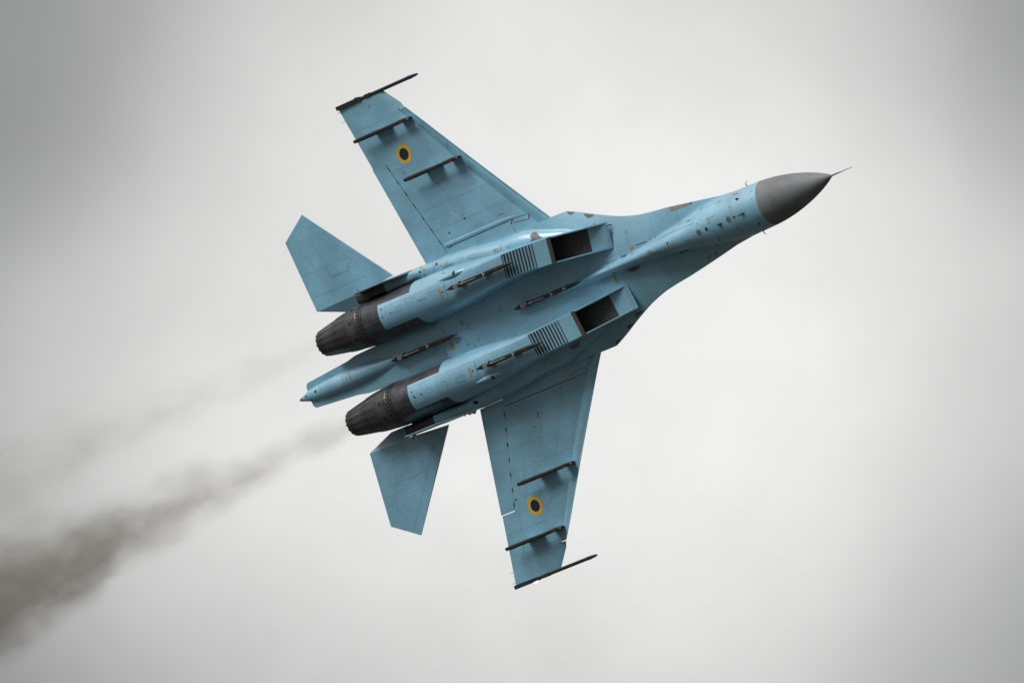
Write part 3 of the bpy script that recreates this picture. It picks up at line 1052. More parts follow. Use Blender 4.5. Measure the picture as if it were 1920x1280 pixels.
for s in (-1, 1):
    wg = wings[s]
    # roundels
    disc('roundel_ring', 1.815, s * 5.40, .292, M_YEL, wg, .004, 40)
    disc('roundel_centre', 1.815, s * 5.40, .176, M_RBLUE, wg, .008, 32)
    # hinge and root seams
    seam([(HF(y) , s * y) for y in (2.3, 3.3, 4.3, 5.33)], .02, M_SEAM, wg)
    seam([(HL(y), s * y) for y in (2.1, 2.43, 3.4, 4.35, 5.3, 6.18, 6.64)], .016, M_SEAMS, wg)
    seam([(.42, s * 5.325), (.98, s * 5.325)], .02, M_SEAM, wg)
    for f in np.linspace(.1, .95, 7):
        y = 2.35 + (5.3 - 2.35) * f
        seam([(HF(y - .06), s * (y - .06)), (HF(y + .06), s * (y + .06))], .034, M_BLACK, wg, 'hinge_fitting', .007)
    # actuator fairing along the wing root
    secs = []
    for i in range(14):
        t = i / 13
        x = 2.05 + 3.0 * t
        r = .020 * (1 if t < .82 else max(.05, 1 - (t - .82) / .18))
        y = 2.50
        z = -wthick(x, y)
        secs.append([(x, s * (y + r * 3.0 * math.cos(q)), z + r * math.sin(q)) for q in np.linspace(0, 2 * math.pi, 15)[:-1]])
    V, F = loft(secs)
    mk('root_fairing', V, F, M_BLUE, wg)
    seam([(2.06, s * 2.43), (4.72, s * 2.43)], .02, M_SEAM, wg)
    seam([(4.72, s * 2.44), (5.36, s * 2.42)], .018, M_SEAM, wg)
    disc('fuel_stain', 2.9, s * 3.3, .03, M_OCHRE, wg)
    for y in (3.0, 3.65, 4.25, 5.05, 5.9, 6.55):
        f0 = HF(y) + .05 if y < 5.3 else TE(y) + .1
        seam([(f0, s * y), (HL(y) - .05, s * y)], .006, M_FAINT, wg, 'panel_line')
    for f in (.22, .48, .74):
        seam([(HF(y) + (HL(y) - HF(y)) * f, s * y) for y in (2.62, 3.4, 4.3, 5.2)], .006, M_FAINT, wg, 'panel_line')
    seam([(1.1, s * 5.45), (.75, s * 6.6)], .006, M_FAINT, wg, 'panel_line')
    for y in (2.9, 3.6, 4.3, 5.0, 5.7):
        seam([(HL(y) + .02, s * y), (LE(y) - .06, s * y)], .008, M_FAINT, wg, 'panel_line')
    for p, q in (((-1.0, 2.6), (-3.3, 2.6)), ((-1.6, 3.3), (-3.35, 3.3)), ((-.9, 2.7), (-2.75, 4.75)), ((-2.4, 2.3), (-3.2, 4.4))):
        seam([(p[0], s * p[1]), (q[0], s * q[1])], .006, M_FAINT, stabs[s], 'panel_line')
    for x in (-.6, .15, 1.9, 2.9, 4.1):
        seam([(x, s * y) for y in np.linspace(.25, .52, 4)], .008, M_FAINT, fus, 'panel_line')
    for x in (7.0, 8.6, 9.6, 10.6):
        seam([(x, s * y) for y in np.linspace(.32 if x > 8 else .2, w_t(x) - .06 if x > 8 else .5, 8)], .008, M_FAINT, fus, 'panel_line')
    for x in (11.6, 12.3, 13.2):
        seam([(x, s * y) for y in np.linspace(.02, .52, 8)], .008, M_FAINT, fus, 'panel_line')
    for x in (3.9, 3.0, 1.9, .9, .3):
        seam([(x, s * (1.22 + q)) for q in np.linspace(-.32, .32, 9)], .008, M_FAINT, nacs[s], 'panel_line')
    for q in (-.28, .26):
        seam([(x, s * (1.22 + q)) for x in np.linspace(4.4, -.2, 14)], .008, M_FAINT, nacs[s], 'panel_line')
    # static dischargers
    for y in (7.25, 6.95):
        V, F = tube((TE(y) + .02, s * y, 0), (TE(y) - .14, s * y, -.01), .008, .004, 6)
        mk('static_discharger', V, F, M_SEAM, wg)

MARKS = [
    ('disc','access_disc','GREY','fuselage',[(11.82,0.038)],0.088),
    ('disc','access_disc','GREY','fuselage',[(13.051,0.036)],0.088),
    ('disc','camera_port','BLACK','fuselage',[(12.148,0.038)],0.055),
    ('bar','stencil_mark','SEAM','fuselage',[(13.23,0.035),(13.326,0.035)],0.05),
    ('bar','stencil_mark','TAN','fuselage',[(13.38,0.044),(13.445,0.043)],0.05),
    ('bar','stencil_mark','SEAM','fuselage',[(13.462,0.044),(13.527,0.042)],0.05),
    ('disc','drain_hole','BLACK','fuselage',[(11.271,-0.391)],0.025),
    ('bar','stencil_mark','SEAM','fuselage',[(11.354,-0.388),(11.457,-0.383)],0.03),
    ('disc','drain_hole','BLACK','fuselage',[(10.499,-0.029)],0.032),
    ('bar','stencil_mark','OCHRE','fuselage',[(10.484,0.003),(10.504,0.074)],0.06),
    ('bar','stencil_mark','OCHREF','fuselage',[(11.229,0.137),(11.435,0.151)],0.07),
    ('bar','stencil_mark','ORANGE','fuselage',[(8.605,-0.336),(8.75,-0.338)],0.075),
    ('bar','stencil_mark','ORANGE','fuselage',[(11.056,0.754),(11.235,0.749)],0.075),
    ('bar','stencil_mark','ORANGE','fuselage',[(11.34,0.736),(11.508,0.73)],0.075),
    ('poly','vent','GREY','fuselage',[(8.218,-0.232),(8.404,-0.239),(8.477,-0.166),(8.238,-0.185)],0),
    ('bar','stencil_mark','OCHRE','fuselage',[(7.66,-0.25),(7.723,-0.211)],0.06),
    ('bar','stencil_mark','OCHRE','fuselage',[(7.757,0.193),(7.791,0.438)],0.065),
    ('poly','repair_patch','GREYF','fuselage',[(9.56,-0.017),(9.717,-0.067),(9.86,0.051),(9.709,0.102),(9.55,0.087)],0),
    ('poly','bare_panel','TAN','fuselage',[(10.388,-1.005),(11.209,-0.873),(11.178,-0.829),(10.8,-0.85),(10.401,-0.869)],0),
    ('poly','vent','SEAM','fuselage',[(11.032,-0.884),(11.244,-0.883),(11.218,-0.843),(11.076,-0.853)],0),
    ('poly','dielectric_patch','GREY','fuselage',[(6.764,-2.026),(7.021,-1.919),(6.851,-1.898),(6.766,-1.979)],0),
    ('poly','dielectric_patch','GREY','fuselage',[(7.321,-1.784),(7.66,-1.649),(7.596,-1.613),(7.443,-1.612),(7.33,-1.713)],0),
    ('poly','dielectric_patch','GREY','fuselage',[(7.819,1.402),(8.131,1.412),(8.054,1.455),(7.804,1.509)],0),
    ('poly','dielectric_patch','GREY','fuselage',[(7.385,1.678),(7.459,1.628),(7.627,1.651),(7.379,1.754)],0),
    ('poly','dielectric_patch','GREY','fuselage',[(6.767,1.94),(6.908,1.895),(6.987,1.924),(6.768,2.017)],0),
    ('disc','drain_hole','BLACK','fuselage',[(8.173,-1.188)],0.016),
    ('disc','drain_hole','BLACK','fuselage',[(8.172,-0.938)],0.016),
    ('disc','drain_hole','BLACK','fuselage',[(8.643,-0.817)],0.016),
    ('disc','drain_hole','BLACK','fuselage',[(12.341,-0.173)],0.016),
    ('disc','drain_hole','BLACK','fuselage',[(11.828,-0.203)],0.016),
    ('disc','drain_hole','BLACK','fuselage',[(13.195,-0.271)],0.016),
    ('disc','drain_hole','BLACK','fuselage',[(13.162,0.323)],0.016),
    ('disc','drain_hole','BLACK','fuselage',[(14.014,-0.46)],0.016),
    ('disc','drain_hole','BLACK','fuselage',[(14.052,-0.229)],0.016),
    ('disc','drain_hole','BLACK','fuselage',[(14.015,0.305)],0.016),
    ('disc','drain_hole','BLACK','fuselage',[(8.825,-0.174)],0.016),
    ('disc','drain_hole','BLACK','fuselage',[(7.934,-0.192)],0.016),
    ('disc','drain_hole','BLACK','fuselage',[(8.025,-0.199)],0.016),
    ('line','panel_line','SEAM','fuselage',[(8.849,-0.36),(9.269,-0.344)],0.025),
    ('line','panel_line','SEAMS','fuselage',[(8.823,-0.277),(9.91,-0.281),(11.108,-0.265),(11.685,-0.267)],0.012),
    ('line','panel_line','SEAM','fuselage',[(10.428,0.339),(10.932,0.35)],0.035),
    ('line','panel_line','SEAMS','fuselage',[(12.187,-0.216),(12.624,-0.216)],0.012),
    ('line','panel_line','SEAMS','fuselage',[(12.672,-0.139),(12.646,0.076)],0.01),
    ('line','panel_line','SEAMS','fuselage',[(13.615,-0.109),(13.556,0.144),(13.495,0.449)],0.01),
    ('bar','stencil_mark','OCHREF','fuselage',[(11.457,-0.607),(11.621,-0.624)],0.06),
    ('bar','stencil_mark','OCHREF','fuselage',[(12.533,-0.561),(12.736,-0.56)],0.06),
    ('bar','stencil_mark','OCHREF','fuselage',[(9.351,-0.37),(9.438,-0.369)],0.05),
    ('bar','stencil_mark','OCHREF','fuselage',[(12.26,-0.11),(12.367,-0.104)],0.05),
    ('bar','stencil_mark','TAN','fuselage',[(13.208,-0.579),(13.428,-0.562)],0.04),
    ('bar','stencil_mark','SEAM','fuselage',[(13.834,0.475),(13.912,0.473)],0.04),
    ('poly','dielectric_patch','GREY','tail_boom',[(5.578,-1.763),(5.655,-1.824),(5.709,-1.825),(5.801,-1.777),(5.992,-1.578),(5.585,-1.611)],0),
    ('poly','dielectric_patch','GREYF','tail_boom',[(5.581,1.58),(5.99,1.539),(5.848,1.698),(5.594,1.704)],0),
    ('disc','drain_hole','BLACK','fuselage',[(7.618,-1.383)],0.018),
    ('disc','drain_hole','BLACK','fuselage',[(8.172,-1.186)],0.018),
    ('disc','drain_hole','BLACK','fuselage',[(8.173,-0.933)],0.018),
    ('disc','drain_hole','BLACK','fuselage',[(8.65,-0.817)],0.018),
    ('poly','stencil_mark','OCHREF','tail_boom',[(4.168,-1.779),(4.233,-1.811),(4.368,-1.782),(4.384,-1.711),(4.279,-1.7),(4.175,-1.733)],0),
    ('poly','stencil_mark','OCHREF','tail_boom',[(4.668,-1.736),(4.726,-1.759),(4.816,-1.736),(4.822,-1.693),(4.72,-1.69)],0),
    ('line','panel_line','SEAM','tail_boom',[(4.449,-1.692),(4.5,-1.875),(4.463,-2.003)],0.016),
    ('line','panel_line','SEAM','tail_boom',[(6.036,-1.6),(6.001,-1.759),(5.805,-2.019),(5.491,-2.231)],0.016),
    ('line','panel_line','SEAM','wing',[(4.834,-2.336),(5.413,-2.255),(5.471,-2.403)],0.016),
    ('line','panel_line','SEAM','wing',[(4.762,-2.247),(4.841,-2.034)],0.012),
    ('bar','stencil_mark','OCHREF','fuselage',[(5.495,-0.241),(5.503,-0.185)],0.05),
    ('bar','stencil_mark','OCHREF','fuselage',[(4.449,-0.255),(4.459,-0.201)],0.05),
    ('bar','stencil_mark','OCHRE','fuselage',[(3.488,-0.273),(3.497,-0.218)],0.06),
    ('disc','drain_hole','BLACK','fuselage',[(3.483,-0.137)],0.025),
    ('line','panel_line','SEAM','fuselage',[(7.85,-0.108),(7.934,0.006)],0.02),
    ('disc','drain_hole','BLACK','fuselage',[(7.903,0.129)],0.025),
    ('bar','stencil_mark','SEAM','fuselage',[(7.912,-0.2),(7.959,-0.177)],0.03),
    ('bar','stencil_mark','SEAM','fuselage',[(8.009,-0.204),(8.054,-0.181)],0.03),
    ('disc','drain_hole','BLACK','fuselage',[(8.835,-0.167)],0.02),
    ('line','panel_line','SEAMS','wing',[(3.283,-2.694),(3.808,-2.665)],0.01),
    ('line','panel_line','SEAMS','fuselage',[(4.236,0.298),(4.234,0.42)],0.02),
    ('line','panel_line','SEAM','tail_boom',[(4.51,1.679),(4.441,1.973)],0.012),
    ('line','panel_line','SEAM','tail_boom',[(5.994,1.589),(5.964,1.784),(5.819,1.996),(5.527,2.174)],0.012),
    ('line','panel_line','SEAM','wing',[(5.423,2.263),(5.489,2.402)],0.03),
    ('line','panel_line','SEAM','wing',[(4.797,2.32),(5.407,2.258)],0.014),
    ('disc','drain_hole','BLACK','tail_boom',[(1.907,-2.077)],0.042),
    ('disc','drain_hole','BLACK','tail_boom',[(1.204,-2.063)],0.036),
    ('disc','drain_hole','BLACK','tail_boom',[(1.246,-2.157)],0.022),
    ('disc','drain_hole','BLACK','tail_boom',[(1.344,-1.916)],0.022),
    ('bar','stencil_mark','OCHRE','tail_boom',[(1.158,-2.195),(1.424,-2.177)],0.06),
    ('poly','stencil_mark','OCHRE','tail_boom',[(1.322,-2.119),(1.399,-2.118),(1.451,-2.053),(1.383,-2.038),(1.321,-2.069)],0),
    ('line','panel_line','SEAM','tail_boom',[(1.734,-2.179),(1.79,-2.04),(1.782,-1.898)],0.012),
    ('line','panel_line','SEAM','tail_boom',[(2.092,-2.113),(2.085,-1.982),(2.265,-1.814)],0.014),
    ('bar','vent','SEAMS','tail_boom',[(2.228,-1.916),(2.586,-1.89)],0.04),
    ('poly','stencil_mark','OCHREF','tail_boom',[(2.237,-2.01),(2.356,-2.011),(2.365,-1.951),(2.241,-1.964)],0),
    ('line','panel_line','SEAMS','tail_boom',[(3.166,-1.857),(3.262,-1.926),(3.522,-1.899),(3.471,-1.811),(3.166,-1.857)],0.014),
    ('poly','stencil_mark','OCHREF','tail_boom',[(4.167,-1.775),(4.234,-1.82),(4.376,-1.788),(4.387,-1.72),(4.254,-1.728)],0),
    ('bar','stencil_mark','OCHRE','engine_nacelle',[(2.262,-1.339),(2.275,-1.09)],0.075),
    ('disc','drain_hole','BLACK','engine_nacelle',[(2.373,-1.224)],0.028),
    ('bar','stencil_mark','OCHREF','engine_nacelle',[(2.347,-1.738),(2.542,-1.719)],0.05),
    ('disc','drain_hole','BLACK','engine_nacelle',[(3.009,-1.603)],0.055),
    ('disc','drain_hole','BLACK','engine_nacelle',[(-0.111,-1.457)],0.024),
    ('disc','drain_hole','BLACK','engine_nacelle',[(0.209,-1.259)],0.024),
    ('disc','drain_hole','BLACK','engine_nacelle',[(-0.126,-1.233)],0.024),
    ('bar','stencil_mark','SEAMS','engine_nacelle',[(1.339,-1.283),(1.624,-1.249)],0.03),
    ('bar','stencil_mark','OCHREF','engine_nacelle',[(1.624,-1.249),(1.689,-1.265)],0.07),
    ('line','panel_line','SEAM','engine_nacelle',[(2.515,-1.454),(2.496,-1.282),(2.497,-1.065)],0.014),
    ('line','panel_line','SEAMS','engine_nacelle',[(1.737,-1.379),(2.062,-1.349),(2.038,-1.242)],0.012),
    ('line','panel_line','SEAMS','engine_nacelle',[(0.435,-1.345),(0.642,-1.347),(0.639,-1.237),(0.438,-1.208),(0.435,-1.345)],0.01),
    ('line','panel_line','SEAMS','engine_nacelle',[(1.056,-1.421),(1.301,-1.412)],0.01),
    ('poly','vent','TAN','fuselage',[(1.92,-0.327),(1.968,-0.326),(1.97,-0.203),(1.923,-0.15),(1.884,-0.185)],0),
    ('bar','stencil_mark','OCHRE','fuselage',[(1.264,0.158),(1.295,0.386)],0.1),
    ('bar','stencil_mark','OCHRE','fuselage',[(0.908,0.322),(0.921,0.372)],0.07),
    ('disc','drain_hole','BLACK','fuselage',[(0.928,0.42)],0.024),
    ('disc','drain_hole','BLACK','fuselage',[(2.3,0.376)],0.02),
    ('disc','drain_hole','BLACK','fuselage',[(1.836,0.276)],0.02),
    ('disc','drain_hole','BLACK','fuselage',[(1.837,0.394)],0.02),
    ('disc','drain_hole','BLACK','fuselage',[(2.092,0.496)],0.02),
    ('disc','drain_hole','BLACK','fuselage',[(1.513,0.221)],0.02),
    ('disc','drain_hole','BLACK','fuselage',[(1.608,0.158)],0.02),
    ('disc','drain_hole','BLACK','fuselage',[(1.158,0.302)],0.02),
    ('disc','drain_hole','BLACK','fuselage',[(1.158,-0.228)],0.02),
    ('disc','drain_hole','BLACK','fuselage',[(2.134,-0.107)],0.02),
    ('line','panel_line','SEAMS','fuselage',[(1.972,-0.034),(2.446,0.084)],0.012),
    ('line','panel_line','SEAMS','fuselage',[(1.834,0.399),(2.112,0.411)],0.01),
    ('bar','stencil_mark','OCHRE','fuselage',[(-2.817,-0.096),(-2.81,0.016)],0.06),
    ('bar','stencil_mark','OCHREF','fuselage',[(-2.708,-0.146),(-2.667,-0.094)],0.05),
    ('disc','drain_hole','BLACK','fuselage',[(-2.664,-0.033)],0.022),
    ('disc','vent','BLACK','tail_sting',[(-4.181,-0.057)],0.042),
    ('disc','vent','BLACK','tail_sting',[(-4.646,-0.041)],0.036),
    ('line','panel_line','SEAMS','fuselage',[(-3.069,-0.255),(-2.956,-0.075),(-2.954,0.15)],0.012),
    ('line','panel_line','SEAMS','fuselage',[(-4.108,-0.241),(-3.946,-0.101),(-3.962,0.054)],0.012),
    ('bar','stencil_mark','OCHRE','engine_nacelle',[(2.271,1.069),(2.281,1.321)],0.075),
    ('disc','drain_hole','BLACK','engine_nacelle',[(2.385,1.204)],0.03),
    ('disc','drain_hole','BLACK','engine_nacelle',[(-0.097,1.087)],0.024),
    ('disc','drain_hole','BLACK','engine_nacelle',[(0.224,1.244)],0.026),
    ('bar','stencil_mark','SEAM','engine_nacelle',[(-0.083,1.203),(-0.016,1.279)],0.05),
    ('line','panel_line','SEAMS','engine_nacelle',[(0.485,1.165),(0.604,1.167),(0.695,1.23),(0.652,1.308),(0.503,1.315),(0.423,1.246),(0.485,1.165)],0.01),
    ('line','panel_line','SEAMS','engine_nacelle',[(1.675,1.211),(2.012,1.209),(2.007,1.352),(1.695,1.345),(1.675,1.211)],0.01),
    ('line','panel_line','SEAMS','engine_nacelle',[(1.078,1.188),(1.262,1.156),(1.359,1.257),(1.231,1.308)],0.01),
    ('line','panel_line','SEAM','engine_nacelle',[(2.545,0.952),(2.542,1.122),(2.553,1.377)],0.014),
    ('poly','vent','BLACK','tail_boom',[(1.373,2.001),(1.443,1.973),(1.567,2.003),(1.582,2.053),(1.489,2.091),(1.382,2.063)],0),
    ('disc','drain_hole','BLACK','tail_boom',[(0.435,2.02)],0.02),
    ('disc','drain_hole','BLACK','tail_boom',[(0.69,2.033)],0.02),
    ('disc','drain_hole','BLACK','engine_nacelle',[(3.027,1.598)],0.055),
    ('line','panel_line','SEAMS','engine_nacelle',[(1.119,0.601),(1.971,0.624)],0.012),
    ('bar','stencil_mark','OCHRE','wing',[(3.082,-3.146),(3.114,-3.085)],0.07),
    ('disc','drain_hole','BLACK','wing',[(3.157,-2.998)],0.03),
    ('disc','drain_hole','BLACK','wing',[(2.391,-2.789)],0.03),
    ('disc','drain_hole','SEAMS','wing',[(1.171,-7.071)],0.03),
    ('disc','drain_hole','SEAMS','wing',[(1.547,-4.906)],0.03),
    ('line','panel_line','SEAM','wing',[(3.458,-5.055),(3.549,-5.22)],0.012),
    ('line','panel_line','SEAM','wing',[(4.348,-2.692),(4.603,-2.688)],0.014),
    ('line','panel_line','SEAM','wing',[(5.404,-2.262),(5.474,-2.415)],0.03),
    ('line','panel_line','SEAM','wing',[(4.728,-2.312),(4.852,-2.444)],0.035),
    ('line','panel_line','SEAM','wing',[(2.136,-2.537),(2.466,-2.535),(2.352,-2.415),(2.141,-2.39)],0.014),
    ('line','panel_line','SEAMS','wing',[(4.349,-3.923),(3.871,-4.369)],0.008),
    ('bar','stencil_mark','OCHRE','wing',[(3.108,3.04),(3.145,3.11)],0.08),
    ('disc','drain_hole','BLACK','wing',[(3.177,2.981)],0.03),
    ('disc','drain_hole','BLACK','wing',[(1.172,5.024)],0.03),
    ('line','panel_line','SEAM','wing',[(3.458,5.05),(3.596,5.201)],0.012),
    ('line','panel_line','SEAMS','wing',[(2.397,5.475),(2.563,5.296)],0.008),
    ('line','panel_line','SEAMS','wing',[(0.655,6.573),(1.048,6.112)],0.008),
    ('line','panel_line','SEAMS','wing',[(0.893,-6.534),(1.053,-5.779)],0.008),
    ('line','panel_line','SEAMS','stabilator',[(-2.278,-2.961),(-1.564,-2.952),(-1.553,-3.103)],0.012),
    ('line','panel_line','SEAMS','stabilator',[(-2.547,-4.161),(-2.307,-2.954)],0.01),
    ('bar','stencil_mark','OCHREF','stabilator',[(-1.567,-3.144),(-1.552,-3.065)],0.06),
    ('disc','drain_hole','OCHREF','stabilator',[(-1.523,2.987)],0.03),
]
M_OCHREF = plain('faded_ochre', (0.23, 0.30, 0.24), 0.55, var=0.35, vscale=25)
M_GREYF = plain('faded_grey', (0.17, 0.20, 0.215), 0.55, var=0.3)
MMAP = dict(GREY=M_GREY, GREYF=M_GREYF, BLACK=M_BLACK, SEAM=M_SEAM, SEAMS=M_SEAMS, OCHRE=M_OCHRE, OCHREF=M_OCHREF, ORANGE=M_ORANGE, TAN=M_TAN)
for kind, nm, mt, par, pts, sz in MARKS:
    sd = 1 if pts[0][1] > 0 else -1
    pa = {'fuselage': fus, 'radome': fus, 'tail_sting': sting, 'wing': wings[sd], 'engine_nacelle': nacs[sd], 'tail_boom': booms[sd], 'stabilator': stabs[sd]}.get(par)
    m = MMAP[mt]
    if kind == 'disc':
        disc(nm, pts[0][0], pts[0][1], sz, m, pa, .006, 14)
    elif kind == 'poly':
        patch(nm, pts, m, pa, .006)
    else:
        seam(pts, sz, m, pa, nm, .006 if kind == 'bar' else .004)

# gun gas vent blister beside the keel
secs = []
for i in range(13):
    t = i / 12
    x = 8.26 + .50 * t
    r = math.sin(math.pi * t) ** .7 if 0 < t < 1 else 0.0
    h = hit(x, .235, 0)
    secs.append([(x, .235 + (.055 * r + .001) * math.cos(q), h.z + (.06 * r + .001) * math.sin(q)) for q in np.linspace(0, 2 * math.pi, 17)[:-1]])
V, F = loft(secs)
mk('vent_blister', V, F, M_GREY, fus)

# blade aerials and probes around the nose
for x, y, L_, h_ in ((12.80, .05, .20, .10), (13.70, .03, .16, .09), (12.35, .42, .16, .09), (13.58, -.40, .14, .08)):
    p = hit(x, y, 0)
    d = Vector((0, y, p.z + .36)).normalized()
    e = Vector((0, -d.z, d.y)) * .010
    a = Vector((x, y, p.z)) - d * .02
    pts = [a, a + Vector((-L_, 0, 0)), a + Vector((-L_ * .8, 0, 0)) + d * h_, a + Vector((-L_ * .45, 0, 0)) + d * h_]
    V = [q + e for q in pts] + [q - e for q in pts]
    F = [(0, 1, 2, 3), (7, 6, 5, 4)] + [(i, (i + 1) % 4, 4 + (i + 1) % 4, 4 + i) for i in range(4)]
    mk('blade_aerial', V, F, M_SEAM, fus, smooth=0)
for s in (-1, 1):
    V, F = join(tube((13.56, s * .66, -.40), (13.54, s * .74, -.40), .018, .012), tube((13.54, s * .74, -.40), (13.62, s * .80, -.40), .012, .006))
    mk('angle_of_attack_vane', V, F, M_SEAM, fus)

root_label = 'light blue twin-engine fighter jet banking overhead with grey nose and underside showing'
ROOT['label'] = root_label
ROOT['category'] = 'fighter jet'

# ------------------------------------------------------------------ place the aircraft
A = Vector((.70254266, .29427598, .64794711))
B = Vector((.34970519, -.93573911, .04581043))
C = Vector((.61979037, .19440668, -.76030648))
MAC = Matrix((A, B, C)).transposed()
O = Vector(((801.5 - 960) / 64.9, -(651.5 - 640) / 64.9, -330.0))
ROOT.matrix_world = Matrix.Translation(CAM + RCAM @ O) @ (RCAM @ MAC).to_4x4()

# ------------------------------------------------------------------ unseen ground under the flight line, added to darken light from below
n = 24
V = [(math.cos(2 * math.pi * j / 64) * r, math.sin(2 * math.pi * j / 64) * r, 0.0) for r in (50, 400, 3000, 20000) for j in range(64)]
F = [tuple(range(64))]
for k in range(3):
    for j in range(64):
        F.append((k * 64 + j, k * 64 + (j + 1) % 64, (k + 1) * 64 + (j + 1) % 64, (k + 1) * 64 + j))
me = bpy.data.meshes.new('ground')
me.from_pydata(V, [], F)
gm, gt, gb = new_mat('unseen_airfield')
tc = N(gt, 'ShaderNodeTexCoord')
gn = N(gt, 'ShaderNodeTexNoise', i_Scale=0.02, i_Detail=8.0)
gt.links.new(tc.outputs['Object'], gn.inputs['Vector'])
gx = N(gt, 'ShaderNodeMix', data_type='RGBA')
gx.inputs['A'].default_value = (.030, .034, .026, 1)
gx.inputs['B'].default_value = (.060, .058, .054, 1)
gt.links.new(gn.outputs['Fac'], gx.inputs['Factor'])
gt.links.new(gx.outputs['Result'], gb.inputs['Base Color'])
gb.inputs['Roughness'].default_value = .9
me.materials.append(gm)
g = bpy.data.objects.new('ground', me)
col.objects.link(g)
g['kind'] = 'structure'
g['label'] = 'unseen airfield ground added below the jet'

# ------------------------------------------------------------------ exhaust smoke


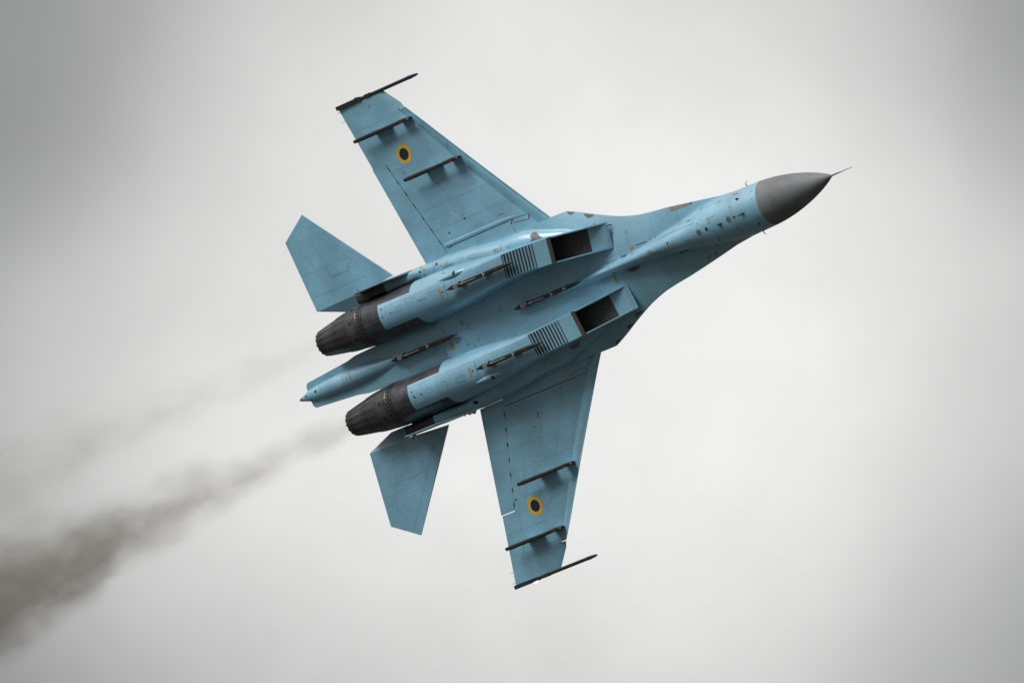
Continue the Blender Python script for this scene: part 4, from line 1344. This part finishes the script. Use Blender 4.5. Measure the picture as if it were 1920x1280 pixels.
def smoke(name, s, label, dens, r0, spread, tilt, seed):
    Lm = 34.0
    nz, nr = 20, 24
    secs = []
    for i in range(nz + 1):
        t = i / nz
        R = (r0 + spread * Lm * t) * 1.35
        secs.append([(-Lm * t, R * math.cos(2 * math.pi * j / nr), R * math.sin(2 * math.pi * j / nr)) for j in range(nr)])
    V, F = loft([q[::-1] for q in secs])
    me = bpy.data.meshes.new(name)
    me.from_pydata(V, [], F)
    m = bpy.data.materials.new(name + '_volume')
    m.use_nodes = True
    t = m.node_tree
    t.nodes.clear()
    o_ = N(t, 'ShaderNodeOutputMaterial')
    pv = N(t, 'ShaderNodeVolumePrincipled')
    pv.inputs['Color'].default_value = (.46, .442, .385, 1)
    pv.inputs['Anisotropy'].default_value = 0.1
    t.links.new(pv.outputs[0], o_.inputs['Volume'])
    tc = N(t, 'ShaderNodeTexCoord')
    mp = N(t, 'ShaderNodeMapping')
    mp.inputs['Location'].default_value = (seed * 3.1, seed * 1.7, seed * .9)
    mp.inputs['Scale'].default_value = (.45, .8, .8)
    t.links.new(tc.outputs['Object'], mp.inputs['Vector'])
    n1 = N(t, 'ShaderNodeTexNoise', i_Scale=.8, i_Detail=2.0, i_Roughness=.5)
    t.links.new(mp.outputs[0], n1.inputs['Vector'])
    n2 = N(t, 'ShaderNodeTexNoise', i_Scale=1.9, i_Detail=7.0, i_Roughness=.68)
    t.links.new(mp.outputs[0], n2.inputs['Vector'])
    # distance along the trail
    sx = N(t, 'ShaderNodeSeparateXYZ')
    t.links.new(tc.outputs['Object'], sx.inputs[0])
    al = N(t, 'ShaderNodeMath', operation='MULTIPLY')
    al.inputs[1].default_value = -1.0
    t.links.new(sx.outputs['X'], al.inputs[0])
    R = N(t, 'ShaderNodeMath', operation='MULTIPLY_ADD')
    R.inputs[1].default_value = spread
    R.inputs[2].default_value = r0
    t.links.new(al.outputs[0], R.inputs[0])
    # billowing: cross-section displaced by noise that grows with the plume
    sb = N(t, 'ShaderNodeVectorMath', operation='SUBTRACT')
    sb.inputs[1].default_value = (.5, .5, .5)
    t.links.new(n1.outputs['Color'], sb.inputs[0])
    am = N(t, 'ShaderNodeMath', operation='MULTIPLY')
    am.inputs[1].default_value = 1.5
    t.links.new(R.outputs[0], am.inputs[0])
    ss = N(t, 'ShaderNodeVectorMath', operation='SCALE')
    t.links.new(sb.outputs[0], ss.inputs[0])
    t.links.new(am.outputs[0], ss.inputs['Scale'])
    ad = N(t, 'ShaderNodeVectorMath', operation='ADD')
    t.links.new(tc.outputs['Object'], ad.inputs[0])
    t.links.new(ss.outputs[0], ad.inputs[1])
    fl = N(t, 'ShaderNodeVectorMath', operation='MULTIPLY')
    fl.inputs[1].default_value = (0, 1, 1)
    t.links.new(ad.outputs[0], fl.inputs[0])
    ln = N(t, 'ShaderNodeVectorMath', operation='LENGTH')
    t.links.new(fl.outputs[0], ln.inputs[0])
    dv = N(t, 'ShaderNodeMath', operation='DIVIDE')
    t.links.new(ln.outputs['Value'], dv.inputs[0])
    t.links.new(R.outputs[0], dv.inputs[1])
    ff = N(t, 'ShaderNodeMapRange', interpolation_type='SMOOTHSTEP')
    for k, v in zip(('From Min', 'From Max', 'To Min', 'To Max'), (.0, 1.0, 1.0, 0.0)):
        ff.inputs[k].default_value = v
    t.links.new(dv.outputs[0], ff.inputs['Value'])
    nn = N(t, 'ShaderNodeMapRange', interpolation_type='SMOOTHSTEP')
    for k, v in zip(('From Min', 'From Max', 'To Min', 'To Max'), (.32, .70, .25, 1.5)):
        nn.inputs[k].default_value = v
    t.links.new(n2.outputs['Fac'], nn.inputs['Value'])
    dr = N(t, 'ShaderNodeValToRGB')
    e = dr.color_ramp.elements
    xs_, ds_ = zip(*dens)
    for i, (x_, d_) in enumerate(dens):
        if i < 2:
            el = e[i]
            el.position = x_ / Lm
        else:
            el = e.new(x_ / Lm)
        el.color = (d_, d_, d_, 1)
    dn = N(t, 'ShaderNodeMath', operation='DIVIDE')
    dn.inputs[1].default_value = Lm
    t.links.new(al.outputs[0], dn.inputs[0])
    t.links.new(dn.outputs[0], dr.inputs['Fac'])
    m1 = N(t, 'ShaderNodeMath', operation='MULTIPLY')
    m2 = N(t, 'ShaderNodeMath', operation='MULTIPLY')
    t.links.new(ff.outputs[0], m1.inputs[0])
    t.links.new(nn.outputs[0], m1.inputs[1])
    t.links.new(m1.outputs[0], m2.inputs[0])
    t.links.new(dr.outputs['Color'], m2.inputs[1])
    t.links.new(m2.outputs[0], pv.inputs['Density'])
    me.materials.append(m)
    o = bpy.data.objects.new(name, me)
    col.objects.link(o)
    local = Matrix.Translation((-3.25, s * 1.24, -.60)) @ Matrix.Rotation(tilt[0], 4, 'Z') @ Matrix.Rotation(tilt[1], 4, 'Y')
    o.matrix_world = ROOT.matrix_world @ local
    o['label'] = label
    o['category'] = 'smoke'
    o['kind'] = 'stuff'
    o['group'] = 'exhaust smoke trails'
    return o


smoke('exhaust_smoke', -1, 'thin, almost transparent exhaust smoke trail behind the fighter jet', [(0, .20), (5, .13), (14, .10), (34, .09)], .42, .11, (rad(-.5), 0), 1.0)
smoke('exhaust_smoke', 1, 'dense dark brown-grey exhaust smoke trail behind the fighter jet', [(0, .55), (4, .62), (9, .90), (14, 1.4), (20, 1.9), (34, 1.9)], .42, .098, (rad(-1.9), 0), 5.0)
